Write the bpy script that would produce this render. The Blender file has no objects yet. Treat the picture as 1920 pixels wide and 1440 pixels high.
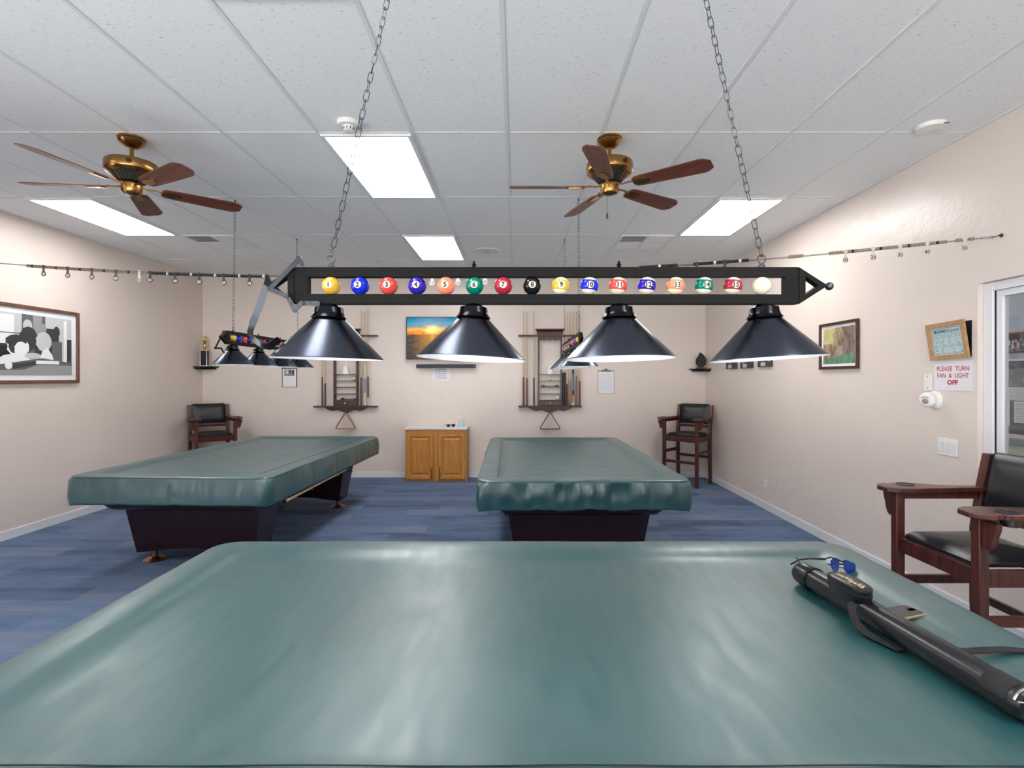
import bpy, bmesh, math, random
from mathutils import Matrix, Vector, Euler
PI = math.pi
random.seed(7)
S = bpy.context.scene
COL = S.collection

# ------------------------------------------------------------------ camera, light, exposure
EYE = 1.55                      # lens height
CEIL = 3.13
XL, XR, YB, YR = -4.88, 2.93, 8.22, -3.2   # left wall, right wall, far wall, rear wall
cam_d = bpy.data.cameras.new('camera'); cam = bpy.data.objects.new('camera', cam_d); COL.objects.link(cam)
cam.location = (0, 0, EYE); cam.rotation_euler = (PI/2, 0, 0)
cam_d.sensor_width = 36; cam_d.lens = 992/1920*36
cam_d.shift_x = -9/1920; cam_d.shift_y = -12/1920
cam_d.clip_start = 0.02; cam_d.clip_end = 60
S.camera = cam
vs = S.view_settings
vs.view_transform = 'Standard'; vs.look = 'None'; vs.gamma = 1.0; vs.use_curve_mapping = False
vs.exposure = 0.12
PANEL = 14.5                    # troffer diffusers
DAY = 13.0                       # world light let in by the added rear and left windows
BULB = 13.0                     # billiard lamps
w = bpy.data.worlds.new('added_daylight'); S.world = w; w.use_nodes = True
w.node_tree.nodes['Background'].inputs[0].default_value = (1.0, 0.975, 0.94, 1)
w.node_tree.nodes['Background'].inputs[1].default_value = DAY
_t = w.node_tree; _tc = _t.nodes.new('ShaderNodeTexCoord'); _sx = _t.nodes.new('ShaderNodeSeparateXYZ'); _rp = _t.nodes.new('ShaderNodeValToRGB')   # bright lower half made up to light the ceiling, dim upper half
_mr = _t.nodes.new('ShaderNodeMapRange'); _mr.inputs[1].default_value = -1; _mr.inputs[2].default_value = 1
_rp.color_ramp.elements[0].position = .47; _rp.color_ramp.elements[0].color = (1, .965, .93, 1); _rp.color_ramp.elements[1].position = .53; _rp.color_ramp.elements[1].color = (.14, .14, .145, 1)
_t.links.new(_tc.outputs['Generated'], _sx.inputs[0]); _t.links.new(_sx.outputs[2], _mr.inputs[0]); _t.links.new(_mr.outputs[0], _rp.inputs[0]); _t.links.new(_rp.outputs[0], _t.nodes['Background'].inputs[0])

# ------------------------------------------------------------------ materials
MATS = {}
def srgb(r, g, b):
    f = lambda c: (c/255/12.92) if c/255 <= .04045 else ((c/255+.055)/1.055)**2.4
    return (f(r), f(g), f(b))
def mat(name, col, rough=.5, metal=0, spec=.5, emit=None, strength=0, bump=None, coat=0, var=None):
    """bump=(scale, strength, dist)  var=(scale, amount)"""
    if name in MATS: return MATS[name]
    m = bpy.data.materials.new(name); m.use_nodes = True; MATS[name] = m
    nt = m.node_tree; b = nt.nodes['Principled BSDF']
    b.inputs['Base Color'].default_value = (*col, 1); b.inputs['Roughness'].default_value = rough
    b.inputs['Metallic'].default_value = metal; b.inputs['Specular IOR Level'].default_value = spec
    if coat: b.inputs['Coat Weight'].default_value = coat; b.inputs['Coat Roughness'].default_value = .15
    if emit: b.inputs['Emission Color'].default_value = (*emit, 1); b.inputs['Emission Strength'].default_value = strength
    if bump or var: tc = nt.nodes.new('ShaderNodeTexCoord')
    if bump:
        n = nt.nodes.new('ShaderNodeTexNoise'); n.inputs['Scale'].default_value = bump[0]; n.inputs['Detail'].default_value = 4
        bp = nt.nodes.new('ShaderNodeBump'); bp.inputs['Strength'].default_value = bump[1]; bp.inputs['Distance'].default_value = bump[2]
        nt.links.new(tc.outputs['Object'], n.inputs['Vector']); nt.links.new(n.outputs['Fac'], bp.inputs['Height']); nt.links.new(bp.outputs['Normal'], b.inputs['Normal'])
    if var:
        n = nt.nodes.new('ShaderNodeTexNoise'); n.inputs['Scale'].default_value = var[0]; n.inputs['Detail'].default_value = 3
        nt.links.new(tc.outputs['Object'], n.inputs['Vector'])
        mx = nt.nodes.new('ShaderNodeMix'); mx.data_type = 'RGBA'
        mx.inputs[6].default_value = (*[c*(1-var[1]) for c in col], 1); mx.inputs[7].default_value = (*[min(1, c*(1+var[1])) for c in col], 1)
        nt.links.new(n.outputs['Fac'], mx.inputs[0]); nt.links.new(mx.outputs[2], b.inputs['Base Color'])
    return m
class NT:
    """tiny node-tree helper"""
    def __init__(s, name, rough=.5, spec=.5, metal=0):
        s.m = bpy.data.materials.new(name); s.m.use_nodes = True; s.t = s.m.node_tree; s.b = s.t.nodes['Principled BSDF']
        s.b.inputs['Roughness'].default_value = rough; s.b.inputs['Specular IOR Level'].default_value = spec; s.b.inputs['Metallic'].default_value = metal
        s.tc = s.t.nodes.new('ShaderNodeTexCoord'); MATS[name] = s.m
    def n(s, typ, **kw):
        nd = s.t.nodes.new('ShaderNode'+typ)
        for k, v in kw.items():
            if k in nd.inputs.keys(): nd.inputs[k].default_value = v
            else: setattr(nd, k, v)
        return nd
    def l(s, a, b): s.t.links.new(a, b)
    def mapping(s, scale=(1,1,1), rot=(0,0,0), loc=(0,0,0), src='Object'):
        mp = s.n('Mapping'); mp.inputs['Scale'].default_value = scale; mp.inputs['Rotation'].default_value = rot; mp.inputs['Location'].default_value = loc
        s.l(s.tc.outputs[src], mp.inputs['Vector']); return mp.outputs[0]
    def noise(s, vec, scale, detail=4, rough=.5):
        nd = s.n('TexNoise', Scale=scale, Detail=detail, Roughness=rough); s.l(vec, nd.inputs['Vector']); return nd.outputs['Fac']
    def ramp(s, fac, stops, interp='LINEAR'):
        r = s.n('ValToRGB'); e = r.color_ramp.elements; r.color_ramp.interpolation = interp
        while len(e) < len(stops): e.new(.5)
        for el, (p, c) in zip(e, stops): el.position = p; el.color = (*c, 1) if len(c) == 3 else c
        s.l(fac, r.inputs[0]); return r.outputs[0]
    def math(s, op, a, b=None, c=None):
        nd = s.n('Math', operation=op)
        for i, v in enumerate((a, b, c)):
            if v is None: continue
            if isinstance(v, (int, float)): nd.inputs[i].default_value = v
            else: s.l(v, nd.inputs[i])
        return nd.outputs[0]
    def mix(s, fac, a, b, blend='MIX'):
        nd = s.n('Mix'); nd.data_type = 'RGBA'; nd.blend_type = blend
        for i, v in ((0, fac), (6, a), (7, b)):
            if isinstance(v, (int, float)): nd.inputs[i].default_value = v
            elif isinstance(v, tuple): nd.inputs[i].default_value = (*v, 1)
            else: s.l(v, nd.inputs[i])
        return nd.outputs[2]
    def sep(s, src='Object'):
        nd = s.n('SeparateXYZ'); s.l(s.tc.outputs[src], nd.inputs[0]); return nd.outputs
    def color(s, c): s.l(c, s.b.inputs['Base Color'])
    def bump(s, h, strength, dist):
        nd = s.n('Bump', Strength=strength, Distance=dist); s.l(h, nd.inputs['Height']); s.l(nd.outputs[0], s.b.inputs['Normal'])

def wall_mat():
    k = NT('beige_plaster', .3, .5)
    a = k.noise(k.tc.outputs['Object'], 5.5, 6, .62); b = k.noise(k.tc.outputs['Object'], 1.3, 2)
    k.color(k.mix(b, srgb(219, 205, 197), srgb(228, 215, 207)))
    k.bump(a, .22, .03); return k.m
def ceiling_mat():
    k = NT('fissured_ceiling_tile', .9, .2)
    v = k.mapping((9, 34, 1)); n = k.noise(v, 3.2, 2, .6)
    v2 = k.mapping((60, 90, 1)); n2 = k.noise(v2, 2.2, 1, .5)
    f = k.ramp(n, [(.0, (0, 0, 0)), (.31, (0, 0, 0)), (.36, (1, 1, 1))])
    g = k.ramp(n2, [(.0, (0, 0, 0)), (.26, (0, 0, 0)), (.32, (1, 1, 1))])
    c = k.mix(f, (.6, .6, .6), (.88, .88, .88)); c2 = k.mix(g, (.62, .62, .62), c)
    k.color(c2); return k.m
def carpet_mat():
    k = NT('blue_carpet_tiles', .95, .1)
    v = k.mapping((1, 1, 1))
    br = k.n('TexBrick'); br.inputs['Scale'].default_value = 1; br.inputs['Mortar Size'].default_value = 0
    br.inputs['Brick Width'].default_value = .92; br.inputs['Row Height'].default_value = .23; br.offset = .37; br.squash = 1
    br.inputs['Color1'].default_value = (0, 0, 0, 1); br.inputs['Color2'].default_value = (1, 1, 1, 1); br.inputs['Bias'].default_value = 0
    k.l(v, br.inputs['Vector'])
    st = k.noise(k.mapping((1.6, 6.0, 1)), 1.0, 5, .62)
    t = k.math('ADD', k.math('MULTIPLY', br.outputs['Color'], .30), k.math('MULTIPLY', st, .80))
    base = k.ramp(t, [(.2, srgb(66, 78, 100)), (.42, srgb(82, 97, 124)), (.6, srgb(96, 114, 142)), (.76, srgb(114, 120, 138)), (.92, srgb(136, 130, 138))])
    fine = k.noise(k.mapping((150, 150, 150)), 1.5, 2, .7)
    c = k.mix(.6, base, k.ramp(fine, [(.3, (.25, .25, .25)), (.7, (.95, .95, .95))]), 'OVERLAY')
    k.color(c); k.bump(fine, .5, .01); return k.m
def vinyl_mat():
    k = NT('green_vinyl', .4, 1.0); k.b.inputs['Coat Weight'].default_value = .5; k.b.inputs['Coat Roughness'].default_value = .42; k.b.inputs['Coat IOR'].default_value = 1.6
    co = k.tc.outputs['Object']
    k.color(k.mix(k.noise(co, 2.2, 3), srgb(14, 66, 72), srgb(22, 78, 82)))
    big = k.noise(k.mapping((1, 1.6, 1)), 2.4, 2, .45); fine = k.noise(co, 220, 1); streak = k.noise(k.mapping((2, 9, 2), (0, 0, .7)), 2.5, 3)
    h = k.math('ADD', k.math('MULTIPLY', big, 1.0), k.math('ADD', k.math('MULTIPLY', fine, .012), k.math('MULTIPLY', streak, .12)))
    k.bump(h, .18, .03); 
    k.l(k.ramp(streak, [(.3, (.34,)*3), (.7, (.46,)*3)]), k.b.inputs['Roughness']); return k.m
def wood_mat(name, c1, c2, rough=.35, axis=(14, 14, 1.2), spec=.5):
    k = NT(name, rough, spec)
    n = k.noise(k.mapping(axis), 3.0, 5, .6)
    k.color(k.ramp(n, [(.3, c1), (.7, c2)])); return k.m
def screen_mat():
    k = NT('sunset_on_screen', .5, .1)
    x, y, z = k.sep()
    nz = k.noise(k.mapping((3, 14, 1)), 1.8, 6, .65); nw = k.noise(k.mapping((5, 42, 1)), 1.5, 4, .7)
    v = k.math('ADD', y, k.math('MULTIPLY', k.math('SUBTRACT', nz, .5), .22))
    sky = k.ramp(k.math('MULTIPLY_ADD', v, 1.5, .5), [(.55, srgb(90, 60, 70)), (.62, srgb(225, 130, 40)), (.70, srgb(250, 190, 90)), (.76, srgb(96, 150, 165)), (.84, srgb(40, 165, 200)), (1., srgb(10, 110, 165))])
    dx = k.math('ADD', x, .2); dy = k.math('SUBTRACT', y, .115)
    dist = k.math('SQRT', k.math('ADD', k.math('MULTIPLY', dx, dx), k.math('MULTIPLY', k.math('MULTIPLY', dy, dy), 2.2)))
    sun = k.ramp(dist, [(.0, (1, 1, .75)), (.03, (1, .75, .2)), (.16, (.22, .07, .0)), (.4, (0, 0, 0))])
    sky = k.mix(.9, sky, sun, 'ADD')
    sea = k.ramp(nw, [(.36, srgb(6, 14, 30)), (.52, srgb(24, 44, 66)), (.64, srgb(84, 100, 108)), (.78, srgb(170, 150, 110))])
    gl = k.ramp(k.math('ABSOLUTE', dx), [(.0, (1, 1, 1)), (.05, (.6, .6, .6)), (.3, (.12, .12, .12)), (.6, (0, 0, 0))])
    sea = k.mix(k.math('MULTIPLY', gl, k.math('MULTIPLY_ADD', y, 1.2, .95)), sea, srgb(245, 175, 60))
    sea = k.mix(k.ramp(y, [(0, (0, 0, 0)), (1, (1, 1, 1))]), sea, sea)
    c = k.mix(k.math('GREATER_THAN', y, .05), sea, sky)
    k.b.inputs['Base Color'].default_value = (.01, .01, .01, 1)
    k.l(c, k.b.inputs['Emission Color']); k.b.inputs['Emission Strength'].default_value = .95; return k.m
def panel_mat():
    k = NT('lit_diffuser', .6, .2)
    x, y, z = k.sep(); s = k.math('SINE', k.math('MULTIPLY', x, 32.0))
    e = k.math('MULTIPLY_ADD', s, PANEL*.06, PANEL)
    k.b.inputs['Base Color'].default_value = (.8, .8, .8, 1); k.b.inputs['Emission Color'].default_value = (1, .99, .97, 1)
    k.l(e, k.b.inputs['Emission Strength']); return k.m
def paint_mat(name, stops, scale, sx=(1,1,1)):
    k = NT(name, .45, .4); x, y, z = k.sep()
    n = k.noise(k.mapping(sx), scale, 4, .6)
    k.color(k.ramp(n, stops)); return k.m
def ball_mat(name, c, stripe):
    k = NT(name, .1, .3)
    x, y, z = k.sep()
    if stripe:
        t = k.math('MULTIPLY_ADD', x, .12, z)
        band = k.math('MULTIPLY', k.math('LESS_THAN', t, .0165), k.math('GREATER_THAN', t, -.0150))
        k.color(k.mix(band, srgb(226, 220, 196), c))
    else: k.b.inputs['Base Color'].default_value = (*c, 1)
    return k.m
def glass_mat():
    m = bpy.data.materials.new('window_glass'); m.use_nodes = True; t = m.node_tree
    for n in list(t.nodes): t.nodes.remove(n)
    o = t.nodes.new('ShaderNodeOutputMaterial'); mx = t.nodes.new('ShaderNodeMixShader'); tr = t.nodes.new('ShaderNodeBsdfTransparent'); gl = t.nodes.new('ShaderNodeBsdfGlossy'); lw = t.nodes.new('ShaderNodeFresnel')
    lw.inputs[0].default_value = 1.3; gl.inputs['Roughness'].default_value = .02; tr.inputs[0].default_value = (.93, .95, .95, 1)
    t.links.new(lw.outputs[0], mx.inputs[0]); t.links.new(tr.outputs[0], mx.inputs[1]); t.links.new(gl.outputs[0], mx.inputs[2]); t.links.new(mx.outputs[0], o.inputs[0]); return m

WALL = wall_mat(); CEILM = ceiling_mat(); CARPET = carpet_mat(); VINYL = vinyl_mat(); SCREEN = screen_mat(); PANELM = panel_mat(); GLASS = glass_mat()
WHITE = mat('white_paint', srgb(228, 228, 232), .4); GRIDM = mat('white_grid_metal', srgb(226, 226, 226), .5)
PLASTIC = mat('white_plastic', srgb(232, 230, 226), .35)
DARKWOOD = wood_mat('dark_cherry_wood', srgb(46, 22, 20), srgb(84, 40, 34), .32)
CHAIRWOOD = wood_mat('mahogany_chair_wood', srgb(52, 26, 22), srgb(96, 50, 40), .3)
TABLEWOOD = wood_mat('table_mahogany', srgb(32, 10, 14), srgb(46, 14, 20), .22, (1, 5, 5))
BLADEWOOD = wood_mat('walnut_blade', srgb(70, 32, 22), srgb(120, 66, 44), .4, (1.5, 16, 16))
OAK = wood_mat('honey_oak', srgb(166, 106, 42), srgb(204, 144, 68), .4, (22, 22, 1.6))
PALEWOOD = wood_mat('pale_oak_frame', srgb(164, 124, 84), srgb(190, 152, 108), .5, (8, 8, 2))
PICWOOD = wood_mat('brown_picture_wood', srgb(88, 54, 48), srgb(122, 82, 72), .35, (2, 2, 12))
BRASS = mat('antique_brass', srgb(158, 118, 68), .24, 1); BRASSD = mat('dark_brass', srgb(92, 62, 38), .35, 1)
COPPER = mat('copper_foot', srgb(168, 118, 92), .38, 1)
BLACKMETAL = mat('black_satin_metal', srgb(13, 12, 12), .5, 0, .15, bump=(220, .06, .002))
SHADEM = mat('black_shade_enamel', srgb(72, 76, 88), .27, 1)
LINING = mat('white_lining', (.86, .88, .9), .5)
BULBM = mat('lamp_bulb', (.9, .9, .9), .4, emit=(1, .98, .95), strength=BULB)
CHROME = mat('chrome', srgb(196, 198, 204), .12, 1); BARM = mat('brushed_bar', srgb(84, 87, 94), .3, 1); STRAPM = mat('dark_strap_steel', srgb(52, 54, 60), .26, 1); STEEL = mat('dark_steel', srgb(92, 92, 96), .35, 1)
CHAINM = mat('chain_steel', srgb(72, 70, 68), .35, 1)
LEATHER = mat('black_leather', srgb(26, 26, 32), .34, 0, .55, bump=(90, .05, .004))
CASEM = mat('black_case_vinyl', srgb(15, 16, 22), .28, 0, .6, bump=(120, .05, .003))
WEB = mat('black_webbing', srgb(30, 30, 34), .8, bump=(400, .6, .004)); BLACK = mat('black_plastic', srgb(18, 18, 20), .35); RUBBER = mat('black_rubber', srgb(12, 12, 13), .7)
PAPER = mat('white_paper', srgb(232, 232, 236), .7); INK = mat('black_ink', srgb(26, 26, 30), .6); GREYINK = mat('grey_ink', srgb(120, 120, 130), .7); REDINK = mat('red_ink', srgb(176, 42, 44), .6)
SEAM = mat('dark_green_seam', srgb(16, 46, 46), .6)
IVORY = mat('ivory_resin', srgb(222, 216, 192), .14, 0, .35)
MAPLE = mat('maple_shaft', srgb(206, 180, 150), .35, var=(20, .08)); BUTT = mat('brown_butt', srgb(86, 50, 38), .3); BUTTD = mat('black_butt', srgb(26, 26, 30), .3); LINEN = mat('grey_wrap', srgb(150, 150, 156), .7); BLUEGREY = mat('blue_wrap', srgb(104, 128, 140), .6)
CREAM = mat('cream_butt', srgb(220, 206, 170), .3, var=(60, .2)); GOLD = mat('gold_trophy', srgb(214, 186, 110), .25, 1)
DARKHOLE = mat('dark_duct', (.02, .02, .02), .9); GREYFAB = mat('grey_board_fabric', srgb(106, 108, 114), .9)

# ------------------------------------------------------------------ mesh helpers
def B(): return bmesh.new()
def box(bm, x0, x1, y0, y1, z0, z1, M=None, mi=0):
    vs_ = [bm.verts.new((x, y, z)) for z in (z0, z1) for y in (y0, y1) for x in (x0, x1)]
    if M is not None:
        for v in vs_: v.co = M @ v.co
    for f in ((0, 2, 3, 1), (4, 5, 7, 6), (0, 1, 5, 4), (2, 6, 7, 3), (0, 4, 6, 2), (1, 3, 7, 5)):
        fc = bm.faces.new([vs_[i] for i in f]); fc.material_index = mi
    return bm
def rings(bm, rs, close=True, cap0=False, cap1=False, mi=0):
    """connect successive rings of coordinates"""
    R = [[bm.verts.new(p) for p in r] for r in rs]
    n = len(R[0])
    for a, b in zip(R, R[1:]):
        for i in range(n if close else n-1):
            j = (i+1) % n
            f = bm.faces.new((a[i], a[j], b[j], b[i])); f.material_index = mi
    if cap0: bm.faces.new(list(reversed(R[0]))).material_index = mi
    if cap1: bm.faces.new(R[-1]).material_index = mi
    return R
def lathe(bm, prof, n=32, M=None, mi=0, caps=True):
    rs = []
    for r, z in prof:
        ring = [Vector((max(r, 1e-5)*math.cos(2*PI*i/n), max(r, 1e-5)*math.sin(2*PI*i/n), z)) for i in range(n)]
        rs.append([M @ p for p in ring] if M is not None else ring)
    up = prof[-1][1] >= prof[0][1]
    R = rings(bm, rs, mi=mi)
    if caps:
        try:
            f = bm.faces.new(R[0]); f.material_index = mi; f = bm.faces.new(R[-1]); f.material_index = mi
        except ValueError: pass
    return bm
def frame_to(d):
    d = d.normalized(); a = Vector((0, 0, 1)) if abs(d.z) < .95 else Vector((1, 0, 0))
    u = d.cross(a).normalized(); return u, d.cross(u).normalized()
def cyl(bm, p0, p1, r0, r1=None, n=16, mi=0):
    p0 = Vector(p0); p1 = Vector(p1); r1 = r0 if r1 is None else r1; u, v = frame_to(p1-p0)
    rings(bm, [[p+(u*math.cos(2*PI*i/n)+v*math.sin(2*PI*i/n))*r for i in range(n)] for p, r in ((p0, r0), (p1, r1))], cap0=True, cap1=True, mi=mi); return bm
def tube(bm, pts, r, n=8, closed=False, mi=0):
    pts = [Vector(p) for p in pts]; N = len(pts); u = None; rs = []
    for i, p in enumerate(pts):
        a = pts[(i-1) % N] if (closed or i) else pts[0]; b = pts[(i+1) % N] if (closed or i < N-1) else pts[-1]
        d = (b-a).normalized()
        if u is None: u = frame_to(d)[0]
        u = (u-d*u.dot(d)).normalized(); v = d.cross(u)
        rr = r[i] if isinstance(r, (list, tuple)) else r
        rs.append([p+(u*math.cos(2*PI*k/n)+v*math.sin(2*PI*k/n))*rr for k in range(n)])
    if closed: rs.append(rs[0])
    rings(bm, rs, cap0=not closed, cap1=not closed, mi=mi)
    if closed: bmesh.ops.remove_doubles(bm, verts=bm.verts, dist=1e-6)
    return bm
def strap(bm, pts, width, thick, wdir, mi=0):
    """flat bar along pts; wdir = direction of its width"""
    pts = [Vector(p) for p in pts]; rs = []
    for i, p in enumerate(pts):
        w_ = Vector(wdir[i] if isinstance(wdir, list) else wdir).normalized()
        d = (pts[min(i+1, len(pts)-1)]-pts[max(i-1, 0)]).normalized(); w_ = (w_-d*w_.dot(d)).normalized(); n_ = d.cross(w_)
        rs.append([p+w_*sx*width/2+n_*sy*thick/2 for sx, sy in ((-1, -1), (1, -1), (1, 1), (-1, 1))])
    rings(bm, rs, cap0=True, cap1=True, mi=mi); return bm
def prism(bm, poly, z0, z1, M=None, mi=0):
    a = [Vector((x, y, z0)) for x, y in poly]; b = [Vector((x, y, z1)) for x, y in poly]
    if M is not None: a = [M @ p for p in a]; b = [M @ p for p in b]
    rings(bm, [a, b], cap0=True, cap1=True, mi=mi); return bm
def ball(bm, c, r, u=16, v=10, mi=0, scale=(1, 1, 1)):
    prof = [(r*math.sin(PI*i/v), -r*math.cos(PI*i/v)) for i in range(v+1)]
    M = Matrix.Translation(c) @ Matrix.Diagonal((*scale, 1))
    lathe(bm, prof, u, M, mi, caps=False); bmesh.ops.remove_doubles(bm, verts=bm.verts, dist=2e-5); return bm
def frame_rect(bm, w_, h, t, d0, d1, mi=0):
    """picture-frame ring in the u,v plane, outer w_ x h, moulding width t, between depths d0..d1"""
    o = [(-w_/2, -h/2), (w_/2, -h/2), (w_/2, h/2), (-w_/2, h/2)]; i = [(x-math.copysign(t, x), y-math.copysign(t, y)) for x, y in o]
    rs = [[Vector((x, y, z)) for x, y in p] for p, z in ((o, d0), (o, d1), (i, d1), (i, d0), (o, d0))]
    rings(bm, rs, mi=mi); bmesh.ops.remove_doubles(bm, verts=bm.verts, dist=1e-6); return bm
def rot(axis, deg): return Matrix.Rotation(math.radians(deg), 4, axis)
def obj(name, bm, m, parent=None, loc=None, smooth=40, bevel=0, sub=0, rotz=None, seg=2):
    bmesh.ops.recalc_face_normals(bm, faces=bm.faces)
    me = bpy.data.meshes.new(name); bm.to_mesh(me); bm.free()
    for x in (m if isinstance(m, (list, tuple)) else [m]): me.materials.append(x)
    if smooth:
        me.shade_smooth(); me.set_sharp_from_angle(angle=math.radians(smooth))
    o = bpy.data.objects.new(name, me); COL.objects.link(o)
    if parent is not None: o.parent = parent
    if loc is not None: o.location = loc
    if rotz is not None: o.rotation_euler = (0, 0, rotz)
    if bevel:
        b = o.modifiers.new('bevel', 'BEVEL'); b.width = bevel; b.segments = seg; b.limit_method = 'ANGLE'; b.angle_limit = math.radians(35); b.use_clamp_overlap = True
    if sub:
        s = o.modifiers.new('sub', 'SUBSURF'); s.levels = s.render_levels = sub
    return o
def tag(o, label=None, cat=None, group=None, kind=None):
    if label: o['label'] = label
    if cat: o['category'] = cat
    if group: o['group'] = group
    if kind: o['kind'] = kind
    return o
def thing(name, label, cat, loc=(0, 0, 0), rotz=0, group=None, M=None):
    o = bpy.data.objects.new(name, None); COL.objects.link(o); o.empty_display_size = .05
    if M is not None: o.matrix_world = M
    else: o.location = loc; o.rotation_euler = (0, 0, rotz)
    return tag(o, label, cat, group)
def struct(o): o['kind'] = 'structure'; return o
def dup(root, loc=None, rotz=None, label=None, group=None):
    def cp(o, p):
        c = o.copy(); COL.objects.link(c)
        if p is not None: c.parent = p
        for ch in o.children: cp(ch, c)
        return c
    r = cp(root, None)
    if loc is not None: r.location = loc
    if rotz is not None: r.rotation_euler = (0, 0, rotz)
    if label: r['label'] = label
    if group: r['group'] = group
    return r
def on_wall(side, a, z, off=0):
    """matrix of a wall-hung thing: u to the viewer's right, v up, n into the room; a = Y on a side wall, X on the far wall"""
    if side == 'right': u, n, p = Vector((0, -1, 0)), Vector((-1, 0, 0)), Vector((XR-off, a, z))
    elif side == 'left': u, n, p = Vector((0, 1, 0)), Vector((1, 0, 0)), Vector((XL+off, a, z))
    elif side == 'next': u, n, p = Vector((0, -1, 0)), Vector((-1, 0, 0)), Vector((6.0-off, a, z))
    else: u, n, p = Vector((1, 0, 0)), Vector((0, -1, 0)), Vector((a, YB-off, z))
    M = Matrix.Identity(4); v = Vector((0, 0, 1))
    for i, c in enumerate((u, v, n)): M[0][i], M[1][i], M[2][i] = c
    M[0][3], M[1][3], M[2][3] = p
    return M
def text_into(bm, body, cx, cy, width=None, height=None, z=0, mi=0, depth=.0006, spacing=1.0, shear=0, M=None, bold=0):
    c = bpy.data.curves.new('lettering', 'FONT'); c.body = body; c.size = 1; c.align_x = 'CENTER'; c.align_y = 'CENTER'; c.space_character = spacing; c.shear = shear; c.resolution_u = 3; c.offset = bold
    o = bpy.data.objects.new('lettering', c); COL.objects.link(o)
    dg = bpy.context.evaluated_depsgraph_get(); me = bpy.data.meshes.new_from_object(o.evaluated_get(dg))
    bpy.data.objects.remove(o); bpy.data.curves.remove(c)
    xs = [v.co.x for v in me.vertices]; ys = [v.co.y for v in me.vertices]
    w0, h0 = max(xs)-min(xs), max(ys)-min(ys); mx, my = (max(xs)+min(xs))/2, (max(ys)+min(ys))/2
    sy = height/h0 if height else width/w0; sx = width/w0 if width else sy
    vs_ = []
    for v in me.vertices:
        p = Vector(((v.co.x-mx)*sx+cx, (v.co.y-my)*sy+cy, z)); vs_.append(bm.verts.new(M(p) if callable(M) else p))
    for f in me.polygons:
        try: bm.faces.new([vs_[i] for i in f.vertices]).material_index = mi
        except ValueError: pass
    bpy.data.meshes.remove(me); return bm
def quad(bm, x0, x1, y0, y1, z, mi=0):
    bm.faces.new([bm.verts.new(p) for p in ((x0, y0, z), (x1, y0, z), (x1, y1, z), (x0, y1, z))]).material_index = mi
def poly(bm, pts, z, mi=0):
    bm.faces.new([bm.verts.new((x, y, z)) for x, y in pts]).material_index = mi
def scribble_rows(bm, x0, x1, y0, y1, rows, z, mi=0, h=.5, rnd=None):
    rnd = rnd or random
    for r in range(rows):
        y = y1-(y1-y0)*(r+.5)/rows; hh = (y1-y0)/rows*h/2; x = x0
        while x < x1-.004:
            w_ = min(x1-x, rnd.uniform(.006, .022)); quad(bm, x, x+w_, y-hh, y+hh, z, mi); x += w_+.004

# ------------------------------------------------------------------ room shell
WY0, WY1, WZ0, WZ1 = 1.45, 3.364, .965, 2.147   # opening in the right wall
bm = B(); box(bm, XL-.1, 6.2, YR-.1, YB+.9, -.08, 0); struct(obj('floor', bm, CARPET, smooth=0))
bm = B(); box(bm, XL-.1, XR+.12, YR-.1, YB+.1, CEIL, CEIL+.06); ceil = struct(obj('ceiling', bm, CEILM, smooth=0))
GX0, GY0, TS, TL = -.065, 3.41, .6096, 1.2192
bm = B()
k = math.ceil((XL-GX0)/TS)
while GX0+k*TS < XR:
    x = GX0+k*TS; box(bm, x-.0105, x+.0105, YR, YB, CEIL-.004, CEIL+.001); k += 1
k = math.ceil((YR-GY0)/TL)
while GY0+k*TL < YB:
    y = GY0+k*TL; box(bm, XL, XR, y-.008, y+.008, CEIL-.003, CEIL+.001); k += 1
box(bm, XL, XL+.02, YR, YB, CEIL-.006, CEIL+.001); box(bm, XR-.02, XR, YR, YB, CEIL-.006, CEIL+.001); box(bm, XL, XR, YB-.02, YB, CEIL-.006, CEIL+.001)
obj('grid', bm, GRIDM, ceil, smooth=0)
bm = B(); box(bm, XL-.1, XL, 4.1, YB+.1, 0, CEIL); box(bm, XL-.1, XL, YR-.1, 4.1, 0, .35); box(bm, XL-.1, XL, YR-.1, 4.1, 2.95, CEIL)
for a, b in ((YR-.1, -2.9), (.35, .65), (2.0, 4.1)): box(bm, XL-.1, XL, a, b, .35, 2.95)
box(bm, XL-.1, XL, YR-.1, 4.1, 1.75, 2.95)
struct(obj('wall_left', bm, WALL, smooth=0))
bm = B(); box(bm, XL, XR, YB, YB+.1, 0, CEIL); struct(obj('wall_back', bm, WALL, smooth=0))
bm = B()
box(bm, XR, XR+.12, YR-.1, WY0, 0, CEIL); box(bm, XR, XR+.12, WY1, YB+.1, 0, CEIL); box(bm, XR, XR+.12, WY0, WY1, 0, WZ0); box(bm, XR, XR+.12, WY0, WY1, WZ1, CEIL)
struct(obj('wall_right', bm, WALL, smooth=0))
bm = B()      # rear wall behind the camera, two wide openings added to let light in
box(bm, XL, XR, YR-.1, YR, 0, .35); box(bm, XL, XR, YR-.1, YR, 2.95, CEIL)
for a, b in ((XL, -4.5), (-1.05, -.75), (2.6, XR)): box(bm, a, b, YR-.1, YR, .35, 2.95)
box(bm, XL, XR, YR-.1, YR, 1.95, 2.95)
struct(obj('wall_rear', bm, WALL, smooth=0))
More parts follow.
